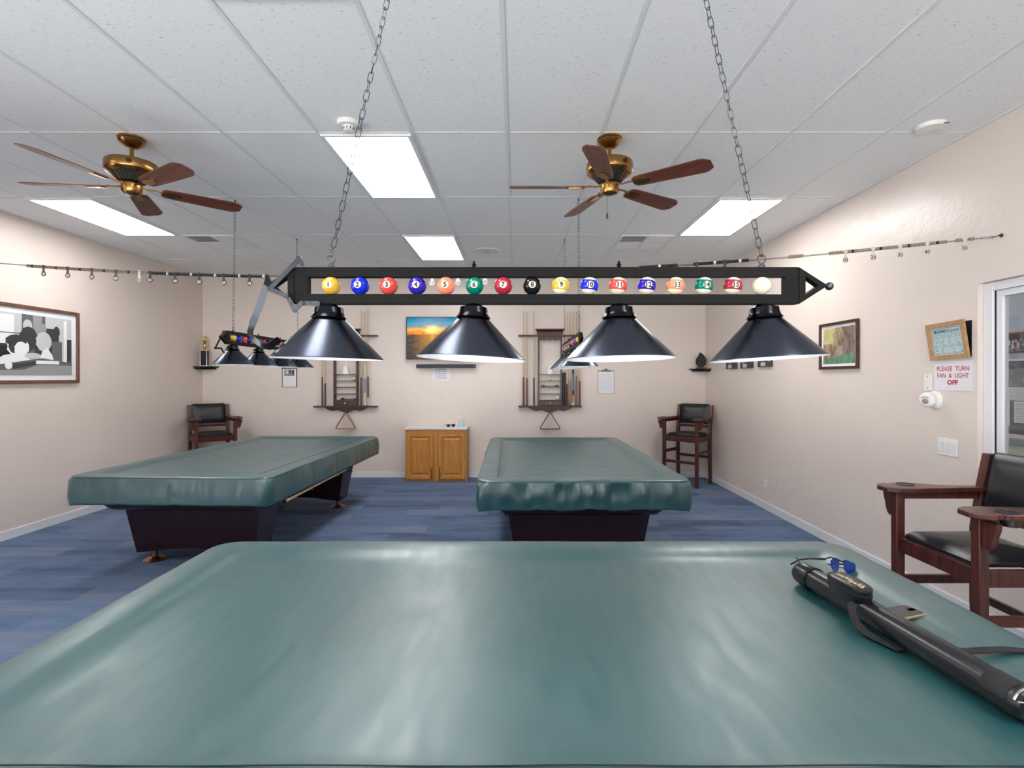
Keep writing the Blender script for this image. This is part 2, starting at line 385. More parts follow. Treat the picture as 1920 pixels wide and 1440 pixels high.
for i, (a, b) in enumerate(((-4.5, -1.05), (-.75, 2.6))):  # unseen windows, added to brighten the ceiling
    bm = B()
    for x in (a, (a+b)/2-.025, b-.05): box(bm, x, x+.05, YR-.08, YR-.03, .35, 1.95)
    for z in (.35, 1.9): box(bm, a, b, YR-.08, YR-.03, z, z+.05)
    o = struct(obj('window_%d' % (i+2), bm, WHITE, smooth=0)); bm = B(); box(bm, a+.02, b-.02, YR-.06, YR-.054, .37, 1.93); obj('pane', bm, GLASS, o, smooth=0)
for i, (a, b) in enumerate(((-2.9, .35), (.65, 2.0))):   # two more added windows in the left wall, out of view, for ceiling light
    bm = B()
    for y in (a, (a+b)/2-.025, b-.05): box(bm, XL-.08, XL-.03, y, y+.05, .35, 1.75)
    for z in (.35, 1.7): box(bm, XL-.08, XL-.03, a, b, z, z+.05)
    o = struct(obj('window_%d' % (i+4), bm, WHITE, smooth=0)); bm = B(); box(bm, XL-.06, XL-.054, a+.02, b-.02, .37, 1.73); obj('pane', bm, GLASS, o, smooth=0)
for nm, bx in (('baseboard_left', (XL, XL+.014, YR, YB)), ('baseboard_back', (XL+.014, XR-.014, YB-.014, YB)), ('baseboard_right', (XR-.014, XR, YR, YB))):
    bm = B(); box(bm, *bx, 0, .088); struct(obj(nm, bm, WHITE, bevel=.004))

# interior window in the right wall
bm = B()
for (y0, y1, z0, z1) in ((WY1-.065, WY1-.002, WZ0+.002, WZ1-.002), (WY0+.002, WY0+.065, WZ0+.002, WZ1-.002), (WY0+.065, WY1-.065, WZ1-.055, WZ1-.002), (WY0+.065, WY1-.065, WZ0+.002, WZ0+.05)):
    box(bm, XR+.035, XR+.11, y0, y1, z0, z1)
win = struct(obj('window_1', bm, WHITE, smooth=0, bevel=.003))
bm = B()
a0, a1, b0, b1 = WY0+.065, WY1-.065, WZ0+.05, WZ1-.055
for (y0, y1, z0, z1) in ((a1-.046, a1-.006, b0, b1), (a0, a0+.04, b0, b1), (a0+.04, a1-.046, b1-.04, b1), (a0+.04, a1-.046, b0, b0+.04)): box(bm, XR+.055, XR+.095, y0, y1, z0, z1)
obj('sash', bm, WHITE, win, smooth=0, bevel=.002)
bm = B(); box(bm, XR+.05, XR+.1, a1-.006, a1, b0, b1); box(bm, XR+.05, XR+.1, a0, a1, b1, b1+.004); obj('gasket', bm, RUBBER, win, smooth=0)
bm = B(); box(bm, XR+.072, XR+.077, a0+.03, a1-.04, b0+.03, b1-.03); obj('pane', bm, GLASS, win, smooth=0)

# room behind that window
BLUEWALL = mat('pale_blue_grey_wall', srgb(186, 194, 204), .6)
bm = B(); box(bm, 6.0, 6.1, -1, YB+.9, 0, CEIL); struct(obj('wall_next', bm, BLUEWALL, smooth=0))
bm = B(); box(bm, XR+.12, 6.0, YB+.8, YB+.9, 0, CEIL); struct(obj('wall_next_end', bm, BLUEWALL, smooth=0))
bm = B(); box(bm, XR+.12, 6.0, -1, -.9, 0, CEIL); struct(obj('wall_next_rear', bm, BLUEWALL, smooth=0))
bm = B(); box(bm, XR+.12, 6.1, -1, YB+.9, CEIL, CEIL+.06); struct(obj('ceiling_next', bm, GRIDM, smooth=0))

# ------------------------------------------------------------------ ceiling lights, vents, detectors
def troffer(kx, y0, label, src=[None]):
    x0 = GX0+kx*TS; c = (x0+TS/2, y0+TL/2, CEIL)
    if src[0]: return dup(src[0], c, label=label)
    t = thing('ceiling_light', label, 'ceiling light', c, group='fluorescent ceiling panels')
    bm = B(); frame_rect(bm, TS-.02, TL-.02, .026, -.018, -.001); obj('frame', bm, GRIDM, t, smooth=0, bevel=.004)
    bm = B(); box(bm, -TS/2+.034, TS/2-.034, -TL/2+.034, TL/2-.034, -.014, -.006); obj('diffuser', bm, PANELM, t, smooth=0)
    src[0] = t; return t
troffer(-2, GY0, 'lit fluorescent panel straight behind the left chain, nearest in view')
troffer(-2, GY0+2*TL, 'small-looking lit panel beside the round ceiling vent, nearest far wall')
troffer(3, GY0+TL, 'lit fluorescent panel beside the right wall, past the right fan')
troffer(-7, GY0+TL, 'lit fluorescent panel beyond the left fan, near the left wall')
for kx, ky in ((-7, -2), (2, -3), (-2, -2), (-7, -4), (3, -4)): troffer(kx, GY0+ky*TL, 'lit fluorescent panel overhead behind the camera, out of the picture')
bm = B(); box(bm, 4.0, 5.3, 2.2, 3.6, CEIL-.03, CEIL-.002)  # glowing panel out of view, added so the next room is lit
t = thing('ceiling_light', 'unseen ceiling panel added to light the room behind the window', 'ceiling light'); obj('diffuser', bm, mat('next_room_light', (.8, .8, .8), emit=(1, 1, 1), strength=9), t, smooth=0)

def vent(kx, y0, label, src=[None]):
    c = (GX0+kx*TS+TS/2, y0+TS/2, CEIL)
    if src[0]: return dup(src[0], c, label=label)
    t = thing('ceiling_vent', label, 'vent', c, group='square ceiling air vents')
    bm = B(); frame_rect(bm, TS-.02, TS-.02, .022, -.012, -.001); box(bm, -.006, .006, -.28, .28, -.011, -.002); box(bm, -.28, .28, -.006, .006, -.011, -.002); obj('frame', bm, GRIDM, t, smooth=0)
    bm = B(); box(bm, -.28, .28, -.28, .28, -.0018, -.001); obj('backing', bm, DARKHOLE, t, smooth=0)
    for ix, sx in enumerate((-1, 1)):
        for iy, sy in enumerate((-1, 1)):
            bm = B(); tilt = 38 if (sx < 0 and sy < 0) else -38
            for q in range(9):
                yy = .03+q*.029
                if sx < 0 and sy < 0: M = Matrix.Translation((sx*.143, sy*yy, -.007)) @ rot('X', 26); box(bm, -.13, .13, -.008, .008, -.0007, .0007, M)
                else: M = Matrix.Translation((sx*.143, sy*yy, -.007)) @ rot('X', -14); box(bm, -.13, .13, -.0145, .0145, -.0007, .0007, M)
            obj('louver', bm, GRIDM, t, smooth=0)
    src[0] = t; return t
vent(2, GY0+2*TL, 'square white louvred vent past the right ceiling fan')
vent(-6, GY0+2*TL, 'square white louvred vent past the left ceiling fan')
t = thing('ceiling_speaker', 'round white flush ceiling diffuser beside the far ceiling panel', 'ceiling vent', (-.375, 6.59, CEIL))
bm = B(); lathe(bm, [(.165, -.001), (.16, -.010), (.135, -.014), (.12, -.010), (.10, -.012)], 40); obj('ring', bm, GRIDM, t)
bm = B(); lathe(bm, [(.10, -.006), (.0, -.018)], 32); obj('core', bm, mat('speaker_grey', srgb(206, 206, 206), .7), t)
def detector(x, y, r, label):
    t = thing('smoke_detector', label, 'smoke detector', (x, y, CEIL))
    bm = B(); lathe(bm, [(r, -.001), (r, -.018), (r*.93, -.026), (r*.55, -.03), (0, -.031)], 36); obj('base', bm, PLASTIC, t)
    return t
t = detector(-1.04, 3.27, .068, 'white smoke detector with a hanging sensor by the nearest ceiling panel')
bm = B(); lathe(bm, [(.034, -.029), (.031, -.052), (.022, -.058), (0, -.059)], 24); obj('sensor_cap', bm, PLASTIC, t)
bm = B()
for i in range(10): a = 2*PI*i/10; box(bm, -.003, .003, .0315, .0345, -.05, -.038, rot('Z', 36*i))
obj('slot_ring', bm, BLACK, t, smooth=0)
t = detector(2.59, 3.31, .08, 'flat white smoke detector on the ceiling near the right wall')
bm = B(); box(bm, .02, .055, -.075, -.068, -.024, -.016); obj('indicator', bm, GREYINK, t, smooth=0)

# ------------------------------------------------------------------ ceiling fans
def make_fan(label, loc, phase):
    t = thing('ceiling_fan', label, 'ceiling fan', loc, group='brass ceiling fans')
    bm = B(); lathe(bm, [(.078, -.001), (.083, -.008), (.083, -.016), (.078, -.02), (.079, -.026), (.07, -.04), (.05, -.056), (.034, -.066), (.0, -.068)], 40); obj('canopy', bm, BRASS, t)
    bm = B(); lathe(bm, [(.0125, -.06), (.0125, -.155)], 20); lathe(bm, [(.022, -.148), (.022, -.158)], 20); obj('downrod', bm, BRASS, t)
    bm = B(); lathe(bm, [(.0, -.152), (.05, -.153), (.12, -.158), (.148, -.168), (.152, -.178), (.152, -.225), (.146, -.236), (.125, -.246), (.1, -.25), (0, -.25)], 48)
    mh = obj('motor_housing', bm, BRASS, t)
    bm = B(); lathe(bm, [(.118, -.247), (.075, -.292), (0, -.292)], 40); obj('vent_cone', bm, DARKHOLE, mh)
    bm = B()
    for i in range(24): box(bm, -.0025, .0025, -.03, .03, -.002, .002, rot('Z', 15*i) @ Matrix.Translation((0, .099, -.268)) @ rot('X', 46))
    obj('vent_fin', bm, BRASS, mh, smooth=0)
    bm = B(); lathe(bm, [(0, 0), (.016, 0), (.016, .003), (0, .004)], 20, Matrix.Translation((.078, -.132, -.2)) @ rot('Z', 31) @ rot('X', 90)); obj('emblem', bm, BRASSD, mh)
    bm = B(); lathe(bm, [(.05, -.29), (.062, -.298), (.066, -.304), (.06, -.31), (.06, -.352), (.052, -.368), (.03, -.374), (.012, -.38), (0, -.38)], 36)
    obj('switch_housing', bm, BRASS, t)
    bl = B(); hw0, hw1 = .056, .07
    out = [(.165, -.03), (.185, -.05), (.23, -hw0), (.60, -hw1), (.63, -.062), (.66, -.036), (.66, .036), (.63, .062), (.60, hw1), (.23, hw0), (.185, .05), (.165, .03)]
    M = Matrix.Translation((0, 0, -.325)) @ rot('X', -13); prism(bl, out, -.003, .003, M)
    ir = B(); strap(ir, [(.045, 0, -.312), (.09, 0, -.322), (.14, 0, -.318), (.19, 0, -.331)], .018, .006, (0, 1, 0))
    prism(ir, [(.165, 0), (.18, -.022), (.225, -.03), (.27, -.02), (.285, 0), (.27, .02), (.225, .03), (.18, .022)], -.0095, -.0035, M)
    b0 = obj('blade', bl, BLADEWOOD, t, smooth=30); i0 = obj('blade_iron', ir, BRASS, b0, smooth=30)
    b0.rotation_euler = (0, 0, math.radians(phase))
    for q in range(1, 5):
        b = b0.copy(); COL.objects.link(b); b.parent = t; i = i0.copy(); COL.objects.link(i); i.parent = b; b.rotation_euler = (0, 0, math.radians(phase+72*q))
    return t
fan = make_fan('brass ceiling fan with walnut blades and a pull chain, right of centre', (.612, 3.49, CEIL), 180)
bm = B(); tube(bm, [(-.02, -.02, -.372), (-.02, -.02, -.5)], .0012, 6)
pc = obj('pull_chain', bm, CHAINM, fan)
bm = B(); lathe(bm, [(0, -.498), (.005, -.502), (.009, -.525), (.006, -.538), (0, -.541)], 14, Matrix.Translation((-.02, -.02, 0))); obj('pull', bm, DARKWOOD, pc)
fan2 = make_fan('brass ceiling fan with walnut blades beside the left wall', (-2.54, 3.49, CEIL), 186)

# ------------------------------------------------------------------ billiard lamps
BR = .0292
BALLC = [srgb(206, 166, 58), srgb(22, 42, 190), srgb(206, 72, 66), srgb(48, 30, 152), srgb(236, 132, 104), srgb(2, 112, 94), srgb(160, 40, 62), srgb(18, 18, 22)]
BALLM = [ball_mat('ball_paint_%d' % (i+1), BALLC[i % 8] if i < 8 else BALLC[i-8], i >= 8) for i in range(15)]+[IVORY]
BALLME = []
def ball_meshes():
    for i in range(16):
        bm = B(); ball(bm, (0, 0, 0), BR, 28, 16)
        o = obj('billiard_ball', bm, BALLM[i], smooth=180); BALLME.append(o.data); bpy.data.objects.remove(o)
ball_meshes()
SPOTM = mat('ivory_spot', srgb(214, 208, 190), .5, 0, .04)
def spot_mesh(i):
    bm = B(); R = BR*1.004; a = .40
    rs = [[Vector((R*math.sin(a*q/4)*math.cos(2*PI*k/24), -R*math.cos(a*q/4), R*math.sin(a*q/4)*math.sin(2*PI*k/24))) for k in range(24)] for q in (0.01, 1, 2, 3, 4)]
    rings(bm, rs)
    R2 = BR*1.02
    tb = B(); text_into(tb, str(i+1), 0, 0, height=BR*.56, bold=.035, mi=1)
    bmesh.ops.remove_doubles(tb, verts=tb.verts, dist=1e-7); bmesh.ops.triangulate(tb, faces=tb.faces)
    for _ in range(2): bmesh.ops.subdivide_edges(tb, edges=tb.edges, cuts=1, use_grid_fill=True); bmesh.ops.triangulate(tb, faces=tb.faces)
    for v in tb.verts: p = v.co.copy(); v.co = (p.x, -math.sqrt(R2*R2-p.x*p.x-p.y*p.y), p.y)
    me = bpy.data.meshes.new('t'); tb.to_mesh(me); tb.free(); bm.from_mesh(me); bpy.data.meshes.remove(me)
    o = obj('number_spot', bm, [SPOTM, INK], smooth=180); me = o.data; bpy.data.objects.remove(o); return me
def link_mesh(bm, p0, p1, pitch, L, Wd, r, wire_n=5, turn=0):
    p0 = Vector(p0); p1 = Vector(p1); d = (p1-p0); n = max(1, round(d.length/pitch)); d.normalize(); u, v = frame_to(d)
    for i in range(n):
        c = p0+(p1-p0)*((i+.5)/n); a = turn+(PI/2)*(i % 2)+random.uniform(-.25, .25); w_ = u*math.cos(a)+v*math.sin(a); h = L/2-Wd/2; pts = []
        for k in range(7): q = -PI/2+PI*k/6; pts.append(c+d*(h+Wd/2*math.cos(q))+w_*(Wd/2*math.sin(q)))
        for k in range(7): q = PI/2+PI*k/6; pts.append(c+d*(-h+Wd/2*math.cos(q))+w_*(Wd/2*math.sin(q)))
        b2 = B(); tube(b2, pts, r, wire_n, closed=True); me = bpy.data.meshes.new('t'); b2.to_mesh(me); b2.free(); bm.from_mesh(me); bpy.data.meshes.remove(me)
    return bm
HL = .803   # half length of the rectangular part of the bar; local origin: bar bottom, centre
def frame_bm():
    bm = B(); H = .118; D = .0145
    box(bm, -HL, HL, -D, D, 0, .031); box(bm, -HL, HL, -D, D, H-.030, H); 
    for s in (-1, 1):
        x0, x1 = sorted((s*HL, s*(HL-.042))); box(bm, x0, x1, -D, D, .031, H-.030)
        xa = s*(HL+.002); xb = s*(HL+.094); t_ = .021
        o = [(xa, .0), (xb, H/2), (xa, H)]; i_ = [(xa+s*t_, .030), (xa+s*(.062), H/2), (xa+s*t_, H-.030)]
        rs = [[Vector((x, y, z)) for x, z in p] for p, y in ((o, -D), (o, D), (i_, D), (i_, -D), (o, -D))]
        rings(bm, rs)
    bmesh.ops.remove_doubles(bm, verts=bm.verts, dist=1e-6); return bm
FRAME_ME = None; SHADE_ME = {}
def shade_parts():
    pr = [(0, .004), (.012, .004), (.024, -.001), (.03, -.006), (.043, -.010), (.0445, -.016), (.046, -.026), (.049, -.034), (.0555, -.042), (.0545, -.0445), (.0485, -.0455)]
    bm = B(); lathe(bm, pr, 48, caps=False); o = obj('shade_cap', bm, mat('gloss_black_cap', srgb(40, 41, 46), .2, 1), smooth=30); SHADE_ME['cap'] = o.data; bpy.data.objects.remove(o)
    bm = B(); lathe(bm, [(.046, -.043), (.05, -.0462), (.1718, -.1705), (.1735, -.1735), (.1715, -.1745)], 72, caps=False); o = obj('lamp_shade', bm, SHADEM, smooth=30); SHADE_ME['shade'] = o.data; bpy.data.objects.remove(o)
    bm = B(); lathe(bm, [(.0, -.046), (.045, -.047), (.1700, -.1722), (.1722, -.1752), (.1738, -.1742)], 72, caps=False); o = obj('lining', bm, LINING, smooth=30); SHADE_ME['lining'] = o.data; bpy.data.objects.remove(o)
    bm = B(); lathe(bm, [(0, -.048), (.016, -.05), (.018, -.07), (.03, -.09), (.032, -.103), (.025, -.122), (0, -.13)], 24, caps=False); o = obj('bulb', bm, BULBM, smooth=60); SHADE_ME['bulb'] = o.data; bpy.data.objects.remove(o)
shade_parts()
def mk(name, me, parent, loc=(0, 0, 0), re=None):
    o = bpy.data.objects.new(name, me); COL.objects.link(o); o.parent = parent; o.location = loc
    if re: o.rotation_euler = re
    return o
def lamp(label, loc, rotz, chains, tilts, spots, star):
    """chains: two (ceiling offset x, ceiling offset y) in local coordinates"""
    global FRAME_ME
    t = thing('billiard_lamp', label, 'billiard lamp', loc, rotz, 'four-shade billiard lamps')
    if FRAME_ME is None:
        o = obj('frame', frame_bm(), BLACKMETAL, t, smooth=0, bevel=.0015); FRAME_ME = o.data
    else:
        o = mk('frame', FRAME_ME, t); b = o.modifiers.new('bevel', 'BEVEL'); b.width = .0015; b.segments = 2; b.limit_method = 'ANGLE'
    for i in range(16):
        bo = mk('billiard_ball', BALLME[i], t, (-.691+i*.09213, 0, .031+BR))
        if spots and i < 15: mk('number_spot', spot_mesh(i), bo)
    for q in range(4):
        x = -.698+q*.4655; tx, ty = tilts[q]
        sh = mk('lamp_shade', SHADE_ME['shade'], t, (x, 0, 0), (math.radians(tx), math.radians(ty), 0))
        mk('shade_cap', SHADE_ME['cap'], sh); mk('lining', SHADE_ME['lining'], sh); mk('bulb', SHADE_ME['bulb'], sh)
    for q in (1, 2):
        bm = B(); lathe(bm, [(.006, .118), (.008, .121), (.004, .124), (.009, .128), (.004, .132), (.005, .135), (0, .142)], 14, Matrix.Translation((-.698+q*.4655, 0, 0))); obj('finial', bm, BLACKMETAL, t)
    bm = B(); ball(bm, (HL+.106, 0, .059), .013); cyl(bm, (HL+.09, 0, .059), (HL+.1, 0, .059), .004); obj('end_knob', bm, STEEL, t)
    for q, (cx, cy, x0) in enumerate(chains):
        bm = B(); lathe(bm, [(.011, .118), (.011, .126), (.007, .128), (.007, .134), (0, .135)], 14, Matrix.Translation((x0, 0, 0)))
        ring_ = [(x0+.013*math.cos(2*PI*k/16), 0, .146+.013*math.sin(2*PI*k/16)) for k in range(16)]
        b2 = B(); tube(b2, ring_, .0022, 6, closed=True); me = bpy.data.meshes.new('t'); b2.to_mesh(me); b2.free(); bm.from_mesh(me); bpy.data.meshes.remove(me)
        lp = obj('chain_loop', bm, STEEL, t)
        bm = B(); link_mesh(bm, (x0, 0, .155), (cx, cy, CEIL-loc[2]-.012), .0305, .037, .0155, .0013)
        cyl(bm, (cx, cy, CEIL-loc[2]-.02), (cx, cy, CEIL-loc[2]-.001), .004, .009, 10); obj('chain', bm, CHAINM, t)
    if star:   # riveted flat-bar linkage hanging on the end of the bar
        for part, pts, m_, wd, tk in star:
            bm = B(); strap(bm, pts, wd, tk, (0, 0, 1) if part == 'twisted_strap' else (0, 1, 0)); 
            obj(part, bm, m_, t, smooth=30, bevel=.0004)
    return t
def linkage(t, pts, y, m_, width=.0145):
    """flat bars in the x-z plane joined end over end with rivets"""
    for i, (a, b) in enumerate(zip(pts, pts[1:])):
        a = Vector((a[0], y+(.0025 if i % 2 else -.0025), a[1])); b = Vector((b[0], a.y, b[1])); d = (b-a).normalized(); n_ = Vector((-d.z, 0, d.x))
        bm = B(); out = []
        for k in range(7): q = PI/2+PI*k/6; out.append(a+(d*math.cos(q)+n_*math.sin(q))*width/2)
        for k in range(7): q = -PI/2+PI*k/6; out.append(b+(d*math.cos(q)+n_*math.sin(q))*width/2)
        rings(bm, [[p+Vector((0, s*.0012, 0)) for p in out] for s in (-1, 1)], cap0=True, cap1=True)
        for p in (a, a.lerp(b, .5), b): cyl(bm, p-Vector((0, .0032, 0)), p+Vector((0, .0032, 0)), .0035, n=10)
        obj('link_bar', bm, m_, t, smooth=30)
L1 = (.095, 1.70, 1.7845)
lamp1 = lamp('black four-shade lamp with numbered balls above the near table', L1, 0,
     [(-.434, 0, -.691), (.436, 0, .691)], [(.2, 1.2), (-1.5, 2.6), (-1.5, -.9), (-1.3, -3.0)], True, None)
def l1(px, py): return ((px-969)*1.7/992-L1[0], (708-py)*1.7/992+EYE-L1[2])
linkage(lamp1, [l1(574, 500), l1(568, 488), l1(513, 545), l1(545, 557), l1(560, 584), l1(573, 571), l1(602, 571)], -.03, BARM)
bm = B()
tip = [l1(499, 520), l1(503, 526), l1(496, 545), l1(484, 580), l1(474, 605), l1(469, 622), l1(474, 633), l1(486, 640), l1(500, 649), l1(514, 652), l1(524, 645), l1(536, 638)]
ys = [-.004, 0, 0, 0, 0, 0, -.005, -.02, -.03, -.035, -.04, -.045]; wds = [(1, .3, .3)]*5+[(1, -.2, 0), (.8, -.5, .3), (.5, -.5, .8), (.3, -.6, 1), (.2, -.6, 1), (0, -.5, 1), (0, -.5, 1)]
strap(bm, [(x, y, z) for (x, z), y in zip(tip, ys)], .021, .0022, wds)
obj('twisted_strap', bm, STRAPM, lamp1, smooth=50)
bm = B(); prism(bm, [(-.012, -.014), (.012, -.014), (.008, .004), (-.002, .022)], -.003, .003, Matrix.Translation((l1(503, 0)[0], -.004, l1(0, 526)[1])) @ rot('X', 90)); obj('strap_clip', bm, BLACKMETAL, lamp1)
# over the right far table and over the left far table; long axis along Y
L2 = (.545, 5.33, 1.822)
lamp2 = lamp('black four-shade lamp seen end-on above the right far table', L2, math.radians(90), [(-.66, 0, -.691), (.70, 0, .691)], [(0, 0)]*4, False, None)
L3 = (-2.503, 5.36, 1.838)
lamp3 = lamp('black four-shade lamp above the left far table', L3, math.radians(90), [(-.66, 0, -.691), (.66, 0, .691)], [(0, 0)]*4, False, None)
hang = bpy.data.objects.new('link_arm', None); 
def linkage3(x_sign, xo):
    """same bars, in the plane across the end of the left lamp (local y-z plane)"""
    pts = [(.0, .0), (.062, .115), (.135, -.03), (.082, -.032), (.055, -.082), (.026, -.03), (.0, -.03)]
    for i, (a, b) in enumerate(zip(pts, pts[1:])):
        bm = B(); a = Vector((xo+(.003 if i % 2 else -.003), a[0], a[1])); b = Vector((a.x, b[0], b[1])); strap(bm, [a, b], .013, .0025, (0, -(b-a).z, (b-a).y))
        for p in (a, b): cyl(bm, p-Vector((.004, 0, 0)), p+Vector((.004, 0, 0)), .007, n=10)
        obj('link_bar', bm, BLACKMETAL, lamp3, smooth=30)
bpy.data.objects.remove(hang)
linkage3(1, -.735); 

# ------------------------------------------------------------------ pool tables and covers
TW, TLn = 1.58, 2.84            # cover size
def rrect(hx, hy, r, m=26, k=8, flare=0, mx=None):
    r = max(r, .012); pts = []
    for ci, (sx, sy) in enumerate(((1, -1), (1, 1), (-1, 1), (-1, -1))):
        cx, cy = sx*(hx-r), sy*(hy-r); a0 = (-90, 0, 90, 180)[ci]
        for q in range(k+1):
            a = math.radians(a0+90*q/k); pts.append((cx+r*math.cos(a), cy+r*math.sin(a), math.cos(a), math.sin(a), 1-abs(2*q/k-1)))
        nx = ((1, -1), (1, 1), (-1, 1), (-1, -1))[(ci+1) % 4]; ex, ey = nx[0]*(hx-r), nx[1]*(hy-r); a1 = math.radians(a0+90)
        sxp, syp = cx+r*math.cos(a1), cy+r*math.sin(a1); exp, eyp = ex+r*math.cos(a1), ey+r*math.sin(a1)
        mm = mx if (mx and ci in (1, 3)) else m
        for q in range(1, mm): f = q/mm; pts.append((sxp+(exp-sxp)*f, syp+(eyp-syp)*f, math.cos(a1), math.sin(a1), 0))
    return pts
def make_cover(seed, gather, pocket, pleats=()):
    rnd = random.Random(seed); bm = B(); hx, hy, rc = TW/2, TLn/2, .11
    P0 = rrect(hx, hy, rc, 48, 8, 0, 90); N = len(P0)
    s = [0]
    for i in range(1, N): s.append(s[-1]+math.dist(P0[i][:2], P0[i-1][:2]))
    per = s[-1]+math.dist(P0[0][:2], P0[-1][:2])
    waves = [(rnd.randint(14, 46), rnd.uniform(0, 2*PI), rnd.uniform(.3, 1)) for _ in range(6)]+[(rnd.randint(60, 100), rnd.uniform(0, 2*PI), rnd.uniform(.2, .5)) for _ in range(3)]
    env = [(rnd.randint(2, 5), rnd.uniform(0, 2*PI)) for _ in range(3)]
    def fold(i):
        t = 2*PI*s[i]/per; e = .55+.45*sum(math.sin(k*t+p) for k, p in env)/3
        return e*sum(a*math.sin(k*t+p) for k, p, a in waves)/3
    F = [fold(i) for i in range(N)]
    rs = []
    # skirt from the hem up, then over the rail and down on to the bed
    for d in (1, .93, .82, .70, .58, .46, .34, .23, .13, .05):
        z = .779-.196*d; ring = []
        for i, (x, y, nx, ny, cr) in enumerate(P0):
            g = gather*F[i]
            off = -.001+.004*math.sin(PI*d)+d*.010+g*(.020*d+.016*math.sin(PI*min(1, d*1.5)))+pocket*cr*(.03*math.sin(PI*min(1, .25+d*.6)))
            if ny < -.9:
                for px_, wd_, am_ in pleats: off += am_*math.exp(-((x-px_)/(wd_*(.35+.9*d)))**2)*math.sin(PI*min(1, .12+d*1.05))
            ring.append(Vector((x+nx*off, y+ny*off, z+(.012*F[i]*gather*d)-.012*cr*pocket*d)))
        rs.append(ring)
    for e, z in ((.0, .784), (.003, .7905), (.009, .7955), (.02, .798), (.06, .799), (.11, .798), (.14, .793), (.165, .784), (.19, .7775), (.23, .7745), (.3, .7735), (.42, .7735), (.56, .7735), (.70, .7735)):
        Q = rrect(hx-e, hy-e, rc-e*.55 if e < .19 else .03, 48, 8, 0, 90); ring = []
        for i, (x, y, nx, ny, cr) in enumerate(Q):
            k2 = max(0, 1-abs(e-.02)/.1)
            ring.append(Vector((x, y, z+.0022*F[i]*gather*k2+(0 if e > .2 else .0012*math.sin(9*x)*math.cos(8*y)))))
        rs.append(ring)
    R = rings(bm, rs, cap1=True)
    return bm, [r.copy() for r in rs[10]]
def pool_table(label, loc, rotz):
    t = thing('pool_table', label, 'pool table', loc, rotz, 'mahogany pool tables')
    bm = B(); box(bm, -.70, .70, -1.34, 1.34, .60, .755); obj('rail_frame', bm, TABLEWOOD, t, bevel=.01)
    bm = B(); rings(bm, [[Vector((sx*a, sy*b, z)) for sx, sy in ((-1, -1), (1, -1), (1, 1), (-1, 1))] for a, b, z in ((.58, 1.2, .49), (.60, 1.24, .52), (.66, 1.30, .60))], cap0=True, cap1=True); obj('cabinet_body', bm, TABLEWOOD, t, bevel=.004)
    for s in (-1, 1):
        bm = B(); yc = s*.93
        top, bot = .565, .50
        prof = [(-bot, .10), (-.38, .112), (-.2, .135), (0, .143), (.2, .135), (.38, .112), (bot, .10), (top, .50), (-top, .50)]
        rings(bm, [[Vector((x, yc+s2*(.13+.05*(z > .3)), z)) for x, z in prof] for s2 in (-1, 1)], cap0=True, cap1=True)
        obj('pedestal', bm, TABLEWOOD, t, bevel=.006)
        for sx in (-1, 1):
            bm = B(); lathe(bm, [(.085, .001), (.086, .006), (.07, .016), (.035, .026), (.024, .036), (.022, .06), (.026, .104), (0, .104)], 32, Matrix.Translation((sx*.44, yc, 0))); obj('foot', bm, COPPER, t)
    for sx in (-1, 1):
        bm = B(); lathe(bm, [(.0, .59), (.05, .592), (.056, .6), (.056, .604), (0, .605)], 24, Matrix.Translation((sx*.64, -1.28, 0))); obj('pocket_boot', bm, RUBBER, t)
    return t
def cover(label, loc, rotz, seed, gather, pocket, seams, pleats=()):
    t = thing('table_cover', label, 'table cover', loc, rotz, 'green vinyl pool table covers')
    bm, edge = make_cover(seed, gather, pocket, pleats)
    o = obj('sheet', bm, VINYL, t, smooth=75)
    so = o.modifiers.new('thick', 'SOLIDIFY'); so.thickness = .0025; so.offset = -1
    bm = B(); tube(bm, [p+Vector((0, 0, .0012)) for p in edge], .0022, 6, closed=True); obj('edge_seam', bm, SEAM, t)
    for pts in seams:
        bm = B(); tube(bm, pts, .0016, 6); obj('panel_seam', bm, SEAM, t)
    return t
T1 = (.055, 1.655, 0); T2 = (.48, 5.28, 0); T3 = (-2.61, 5.42, 0)
pool_table('covered pool table nearest the camera, set crosswise', T1, math.radians(90))
pool_table('covered pool table on the right, end facing the camera', T2, math.radians(.7))
pool_table('covered pool table on the left with a bridge stick at its side', T3, math.radians(-2.1))
hx = TW/2
cover('green vinyl cover on the near table, holding a cue case', T1, math.radians(90), 3, .8, .5,
      [[(-(TW/2-.182) if True else 0, 1.36-2.72*i/40, .7805+.0012*math.sin(i*.6)) for i in range(41)]] if False else [[((TW/2-.182)*-1, -1.30+2.6*i/60, .7822+.0012*math.sin(i*.5)) for i in range(61)]])
cover('green vinyl cover on the right table, gathered in folds at the near end', T2, math.radians(.7), 11, 1.9, 1.2, [[(-hx+.15, -1.40+2.8*i/40, .7925) for i in range(41)]],
      [(-.573, .05, .022), (-.39, .045, .028), (-.30, .03, .018), (-.146, .03, .016), (-.05, .035, .034), (.05, .03, .026), (.135, .04, .024), (.42, .07, .012), (.62, .06, .02)])
cover('green vinyl cover on the left table, rounded near corner', T3, math.radians(-2.1), 23, .95, .8, [[(hx-.15, -1.40+2.8*i/40, .7925) for i in range(41)]])
